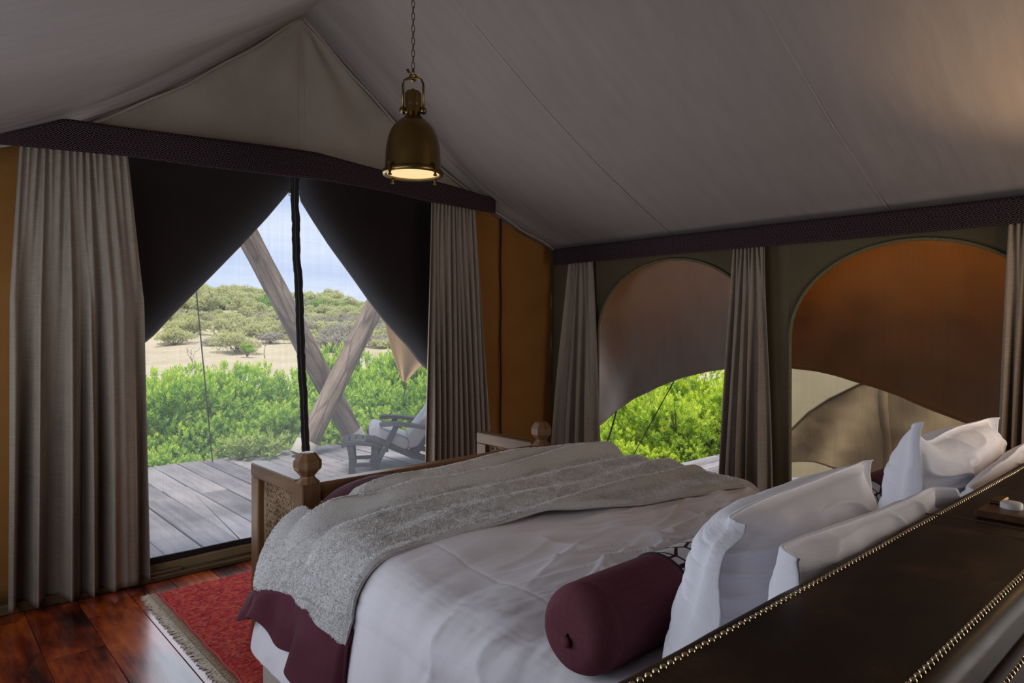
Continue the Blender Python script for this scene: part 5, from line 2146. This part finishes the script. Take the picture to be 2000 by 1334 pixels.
g0 = atY(415, 897, 7.05)
g1 = atY(384, 575, 6.2)
rope('thin dark guy rope running down to the deck edge before the savanna', [g0 + (g1 - g0) * 2.2, g1, (g0[0], g0[1], DZ)], 0.006)
Xf = EX1 + 0.05
r0 = atX(1204, 803, Xf + 0.71)
r1 = atX(1188, 858, Xf + 0.75)
r2 = atX(1168, 915, Xf + 0.80)
r3 = atZ(1150, 965, DZ)
rope('short tie rope from the corner of the flap at the first arched window', [r0, r1, r2], 0.009, 0.01)
q0 = atX(1320, 738, Xf + 0.48)
q1 = atX(1228, 905, Xf + 1.0)
rope('thin guy rope crossing the bush seen through the first arched window', [q0, q1], 0.005)

# ================================================================== OUTSIDE: land, bushes
def ground_z(d, lat):
    d = np.asarray(d, float)
    z = np.interp(d, [0, 7.5, 9, 14, 24, 40, 70, 100, 150, 190, 260, 400], [-1.0, -0.95, -1.05, -1.6, -2.3, -2.5, -0.9, 1.9, 6.2, 8.8, 10.0, 8.0])
    bank = np.interp(lat, [-120, -80, -60, -35, 0, 200], [0.2, 0.15, -0.1, -1.3, -1.8, -2.0])
    return z + bank * np.clip(d - 60, 0, 100) * 0.018


def land():
    ds = np.concatenate([np.linspace(3, 20, 30), np.linspace(21, 120, 60), np.linspace(124, 400, 40)])
    an = np.linspace(-1.25, 1.25, 120)
    D, A = np.meshgrid(ds, an)
    lat = D * np.tan(np.clip(A, -1.2, 1.2)) * 0.8
    x = FW[0] * D + RT[0] * lat
    y = FW[1] * D + RT[1] * lat
    z = ground_z(D, lat) + 0.12 * fbm(x * 0.12, y * 0.12, 5) * np.clip(D / 20, 0, 3)
    keep_low = np.where((x < EX1 + 0.3) & (y < DY + 0.2), -1.0, z)
    o = make('ground', np.stack([x, y, np.minimum(keep_low, z)], -1), gridfaces(len(ds), len(an)), M['ground'])
    sc = np.clip((D - 78) / 25, 0, 1) * np.clip(0.75 + 0.5 * fbm(x * 0.06, y * 0.06, 15), 0, 1)
    at = o.data.attributes.new('scrub', 'FLOAT', 'POINT')
    at.data.foreach_set('value', sc.ravel())
    tag(o, 'dry pale savanna grassland rising to a low hill', None, None, 'structure')


land()


def leaf_mesh(name, lobes, n_cl, per, ll, lw, seed, mat, spread=0.9, flat=0.0, shell=0.45):
    """foliage of one shrub: rosettes of pointed leaves on the tips of rounded lobes"""
    r = np.random.default_rng(seed)
    V, F, YG = [], [], []
    wts = np.array([l[3] ** 2 for l in lobes])
    wts = wts / wts.sum()
    for c in range(n_cl):
        l = lobes[r.choice(len(lobes), p=wts)]
        d = r.normal(size=3)
        d[2] = abs(d[2]) * 0.9 - 0.28 if r.random() < 0.85 else d[2]
        d /= np.linalg.norm(d)
        rad = shell + (1 - shell) * r.random() ** 0.45
        ctr = np.array(l[:3]) + d * rad * l[3] * np.array([1, 1, l[4]])
        axis = d * 0.55 + np.array([0, 0, 0.75]) + r.normal(size=3) * 0.25
        axis /= np.linalg.norm(axis)
        a = np.cross(axis, [0.3, 0.9, 0.1])
        a /= np.linalg.norm(a)
        b = np.cross(axis, a)
        sprig = l[3] * 0.18
        young_lit = np.clip((rad - 0.55) / 0.45, 0, 1) * np.clip(0.45 + 0.65 * d[2], 0, 1)  # outer top leaves lighter: young growth, plus top light and inner shade painted
        k = int(per * r.uniform(0.7, 1.3))
        for q in range(k):
            t = 2.4 * q + r.uniform(-.3, .3)
            el = spread * (1.0 - 0.75 * q / k) + r.uniform(-.15, .15)
            dirv = (a * math.cos(t) + b * math.sin(t)) * math.sin(el) + axis * math.cos(el)
            side = np.cross(dirv, axis)
            ns = np.linalg.norm(side)
            if ns < 1e-4:
                continue
            side /= ns
            up = np.cross(side, dirv)
            base = ctr + axis * sprig * (q / k - 0.5)
            L_ = ll * r.uniform(0.7, 1.2)
            w = lw * r.uniform(0.8, 1.2)
            n0 = len(V)
            V += [base, base + dirv * L_ * 0.5 + side * w * 0.5 - up * L_ * 0.03, base + dirv * L_ - up * L_ * 0.12, base + dirv * L_ * 0.5 - side * w * 0.5 - up * L_ * 0.03]
            F.append((n0, n0 + 1, n0 + 2, n0 + 3))
            YG += [min(1, young_lit * (0.6 + 0.6 * q / k))] * 4
    me = bpy.data.meshes.new(name)
    V = np.array(V)
    me.from_pydata(V.tolist(), [], F)
    at = me.attributes.new('young_lit', 'FLOAT', 'POINT')
    at.data.foreach_set('value', np.array(YG, float))
    me.materials.append(mat)
    me.update()
    return me


def stems_mesh(name, lobes, seed, rb=0.02, base_r=0.12):
    r = random.Random(seed)
    mb = MB()
    for l in lobes:
        b0 = Vector((r.uniform(-1, 1) * base_r, r.uniform(-1, 1) * base_r, 0))
        e = Vector(l[:3]) + Vector((0, 0, l[3] * 0.2))
        m1 = b0 * 0.6 + e * 0.4 + Vector((r.uniform(-.1, .1), r.uniform(-.1, .1), 0.08))
        mb.tube([b0, m1, e], [rb, rb * 0.7, rb * 0.35], 5)
        for _ in range(3):
            q = e + Vector((r.uniform(-1, 1), r.uniform(-1, 1), r.uniform(0, 1))) * l[3] * 0.7
            mb.tube([m1 * 0.4 + e * 0.6, q], [rb * 0.4, rb * 0.15], 4)
    me = bpy.data.meshes.new(name)
    me.from_pydata([tuple(v) for v in mb.v], [], mb.f)
    me.materials.append(M['bark'])
    me.update()
    return me


def lobes_for(seed, n, rx, h, lr):
    r = random.Random(seed)
    out = []
    for i in range(n):
        a = 2 * math.pi * i / n + r.uniform(-.5, .5)
        d = rx * math.sqrt(r.uniform(0.05, 1))
        z = h * r.uniform(0.35, 0.86) * (1 - 0.35 * d / rx)
        out.append((d * math.cos(a), d * math.sin(a), z, lr * r.uniform(0.7, 1.2), r.uniform(0.75, 1.05)))
    out.append((0, 0, h * 0.35, lr * 1.3, 0.9))
    return out


kinds = {}
for i in range(3):
    lb = lobes_for(100 + i, 17, 0.80, 1.75, 0.30)
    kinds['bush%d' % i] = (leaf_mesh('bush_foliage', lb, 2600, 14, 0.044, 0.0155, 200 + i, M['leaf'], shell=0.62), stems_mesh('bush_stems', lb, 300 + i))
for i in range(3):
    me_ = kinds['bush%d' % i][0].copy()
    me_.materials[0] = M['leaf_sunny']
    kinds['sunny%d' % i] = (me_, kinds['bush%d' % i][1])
lb = lobes_for(140, 6, 0.20, 0.62, 0.14)
kinds['weed'] = (leaf_mesh('weed_foliage', lb, 260, 9, 0.045, 0.017, 240, M['leaf_pale'], spread=1.2), stems_mesh('weed_stems', lb, 340, 0.006, 0.05))
for i, (mt, nm) in enumerate((('leaf_far', 'olive'), ('leaf_grey', 'thorn'), ('leaf_dark', 'dark'))):
    for q in range(2):
        lb = lobes_for(150 + i * 3 + q, 9, 1.0, 1.35, 0.50)
        kinds[nm + str(q)] = (leaf_mesh('shrub_foliage', lb, 1100, 8, 0.085, 0.042, 250 + i * 3 + q, M[mt], spread=1.2), stems_mesh('shrub_stems', lb, 350 + i * 3 + q, 0.03))


def shrub(kind, loc, s, rz_, label, group, cat='bush', name='bush', sz=None):
    root = empty(name, loc, rz_)
    root.scale = (s, s, sz if sz else s)
    tag(root, label, cat, group)
    fo, stm = kinds[kind]
    f = bpy.data.objects.new('foliage', fo)
    C.objects.link(f)
    f.parent = root
    g = bpy.data.objects.new('stems', stm)
    C.objects.link(g)
    g.parent = root
    return root


def gz(x, y):
    d = x * FW[0] + y * FW[1]
    lat = x * RT[0] + y * RT[1]
    return float(ground_z(d, lat))


r = random.Random(4)
# bushes just beyond the deck, seen through the left half of the doorway: pixel of the crown top, distance
row1 = [(285, 728, 8.2), (325, 712, 8.7), (300, 790, 7.8), (385, 795, 8.3), (425, 758, 8.8), (472, 712, 9.2), (405, 835, 7.9), (340, 830, 7.8), (515, 706, 9.0), (500, 780, 8.4), (552, 755, 9.3), (570, 770, 8.5), (450, 830, 8.0)]
row2 = [(640, 770, 9.2), (660, 850, 8.9), (700, 715, 10.2), (740, 672, 11.0), (760, 760, 9.8), (800, 690, 10.8), (830, 730, 9.8), (800, 790, 9.0), (720, 800, 9.0), (860, 700, 10.2), (900, 720, 9.6), (650, 730, 10.4)]
row3 = [(1195, 850, 8.6), (1225, 890, 8.3), (1290, 785, 9.0), (1345, 735, 9.3), (1400, 700, 9.4), (1330, 815, 8.9), (1410, 790, 9.2), (1260, 850, 8.6), (1455, 720, 9.6), (1165, 870, 8.4), (1225, 800, 10.4), (1180, 800, 11.5), (1270, 745, 11.6), (1200, 770, 13.0)]


ktop = {k: max(v.co.z for v in m[0].vertices) for k, m in kinds.items()}


def place_row(rows, label, group, kind='bush'):
    for i, (u, v, t) in enumerate(rows):
        p = atT(u, v, t)
        zg = gz(p[0], p[1])
        hgt = max(p[2] - zg, 0.5)
        s = hgt / (ktop['bush%d' % (i % 3)] - 0.05)
        shrub('%s%d' % (kind, i % 3), (p[0], p[1], zg - 0.02), min(1.3, max(s, 0.85)), r.uniform(0, 6.28), label, group, sz=s)


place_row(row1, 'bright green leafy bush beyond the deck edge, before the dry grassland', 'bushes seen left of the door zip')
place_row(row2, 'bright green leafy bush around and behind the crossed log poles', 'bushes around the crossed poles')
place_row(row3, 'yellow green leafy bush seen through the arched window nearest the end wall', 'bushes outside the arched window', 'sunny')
p = atZ(500, 892, DZ)
shrub('weed', (p[0] + 0.05, p[1] + 0.12, -0.35), 1.45, 0.3, 'pale leafy weed growing up over the deck edge', None, 'plant', 'weed')
p = atZ(740, 858, DZ)
shrub('weed', (p[0] + 0.1, p[1] + 0.45, -0.35), 1.2, 1.9, 'pale leafy weed behind the foot of the brown log pole', None, 'plant', 'weed')

# shrubs out on the grassland and the hill
special = [(508, 562, 165, 'dark0', 6.5, 'dark green round shrub standing out on the hill crest'),
           (483, 658, 62, 'bush0', 1.7, 'low bright green shrub alone on the pale grass'),
           (690, 610, 105, 'dark1', 3.4, 'dark green shrub on the slope right beside the pale pole'),
           (425, 575, 150, 'dark1', 3.4, 'small dark green shrub on the hill crest')]
for (u, v, t, k, w, lab) in special:
    p = atT(u, v, t)
    zg = gz(p[0], p[1])
    s = w / 2.4
    hgt = max(0.8, p[2] - zg)
    shrub(k, (p[0], p[1], zg - 0.1), s, r.uniform(0, 6), lab, None, 'shrub', 'shrub', sz=min(hgt / 1.7, s * 1.3))
cnt = 0
for i in range(250):
    u = r.uniform(300, 850)
    if i < 130:
        t = r.uniform(115, 200)
    elif i < 195:
        t = r.uniform(84, 118)
    else:
        t = r.uniform(65, 90)
        if r.random() < 0.5:
            continue
    p = atT(u, 600, t)
    zg = gz(p[0], p[1])
    k = r.choice(['olive0', 'olive1', 'olive0', 'thorn1', 'olive0', 'olive1', 'olive1', 'dark0'] if i < 130 else ['olive0', 'olive1', 'olive0', 'thorn0', 'thorn1'])
    s = r.uniform(1.0, 2.1) * (1.5 if i < 130 else 1.0)
    tone = {'o': 'hazy olive green', 't': 'pale grey leafless looking', 'd': 'dark green'}[k[0]]
    where = 'near the hill crest under the sky' if t > 158 else ('on the middle of the hill slope' if t > 118 else 'where the hill meets the pale grass')
    shrub(k, (p[0], p[1], zg - 0.1), s, r.uniform(0, 6), '%s shrub %s' % (tone, where), '%s shrubs %s' % (tone, where), 'shrub', 'shrub', sz=s * r.uniform(0.7, 1.1))


def bare_tree(label, u, v, t, hpx, seed, lean):
    p = atT(u, v, t)
    zg = gz(p[0], p[1])
    hgt = hpx / FPX * t
    root = empty('bare_tree', (p[0], p[1], zg))
    tag(root, label, 'tree')
    rr = random.Random(seed)
    mb = MB()
    e = np.array([RT[0], RT[1], 0])

    def br(a, d, l, w, dep):
        pts = [a]
        for _ in range(3):
            d = d + np.array([rr.uniform(-.35, .35), rr.uniform(-.35, .35), rr.uniform(-.1, .25)])
            d = d / np.linalg.norm(d)
            pts.append(pts[-1] + d * l / 3)
        mb.tube(pts, [w, w * .85, w * .7, w * .5], 5)
        if dep > 0:
            for q in range(3):
                br(pts[rr.choice([2, 3])], d + np.array([rr.uniform(-1, 1), rr.uniform(-1, 1), rr.uniform(-.1, .5)]), l * 0.62, w * 0.5, dep - 1)
    br(np.array([p[0], p[1], zg - 0.1]), np.array([lean * e[0], lean * e[1], 1.0]), hgt * 0.6, hgt * 0.022, 3)
    mb.build('branches', M['bark'], root, smooth=True)


bare_tree('crooked bare little tree on the pale grass beside the guy rope', 380, 668, 52, 46, 5, -0.6)
bare_tree('thin bare bush between the crossed poles on the pale grass', 628, 672, 48, 36, 9, 0.2)
bare_tree('pale leafless shrub uphill, left of the brown pole', 518, 655, 60, 40, 14, 0.0)
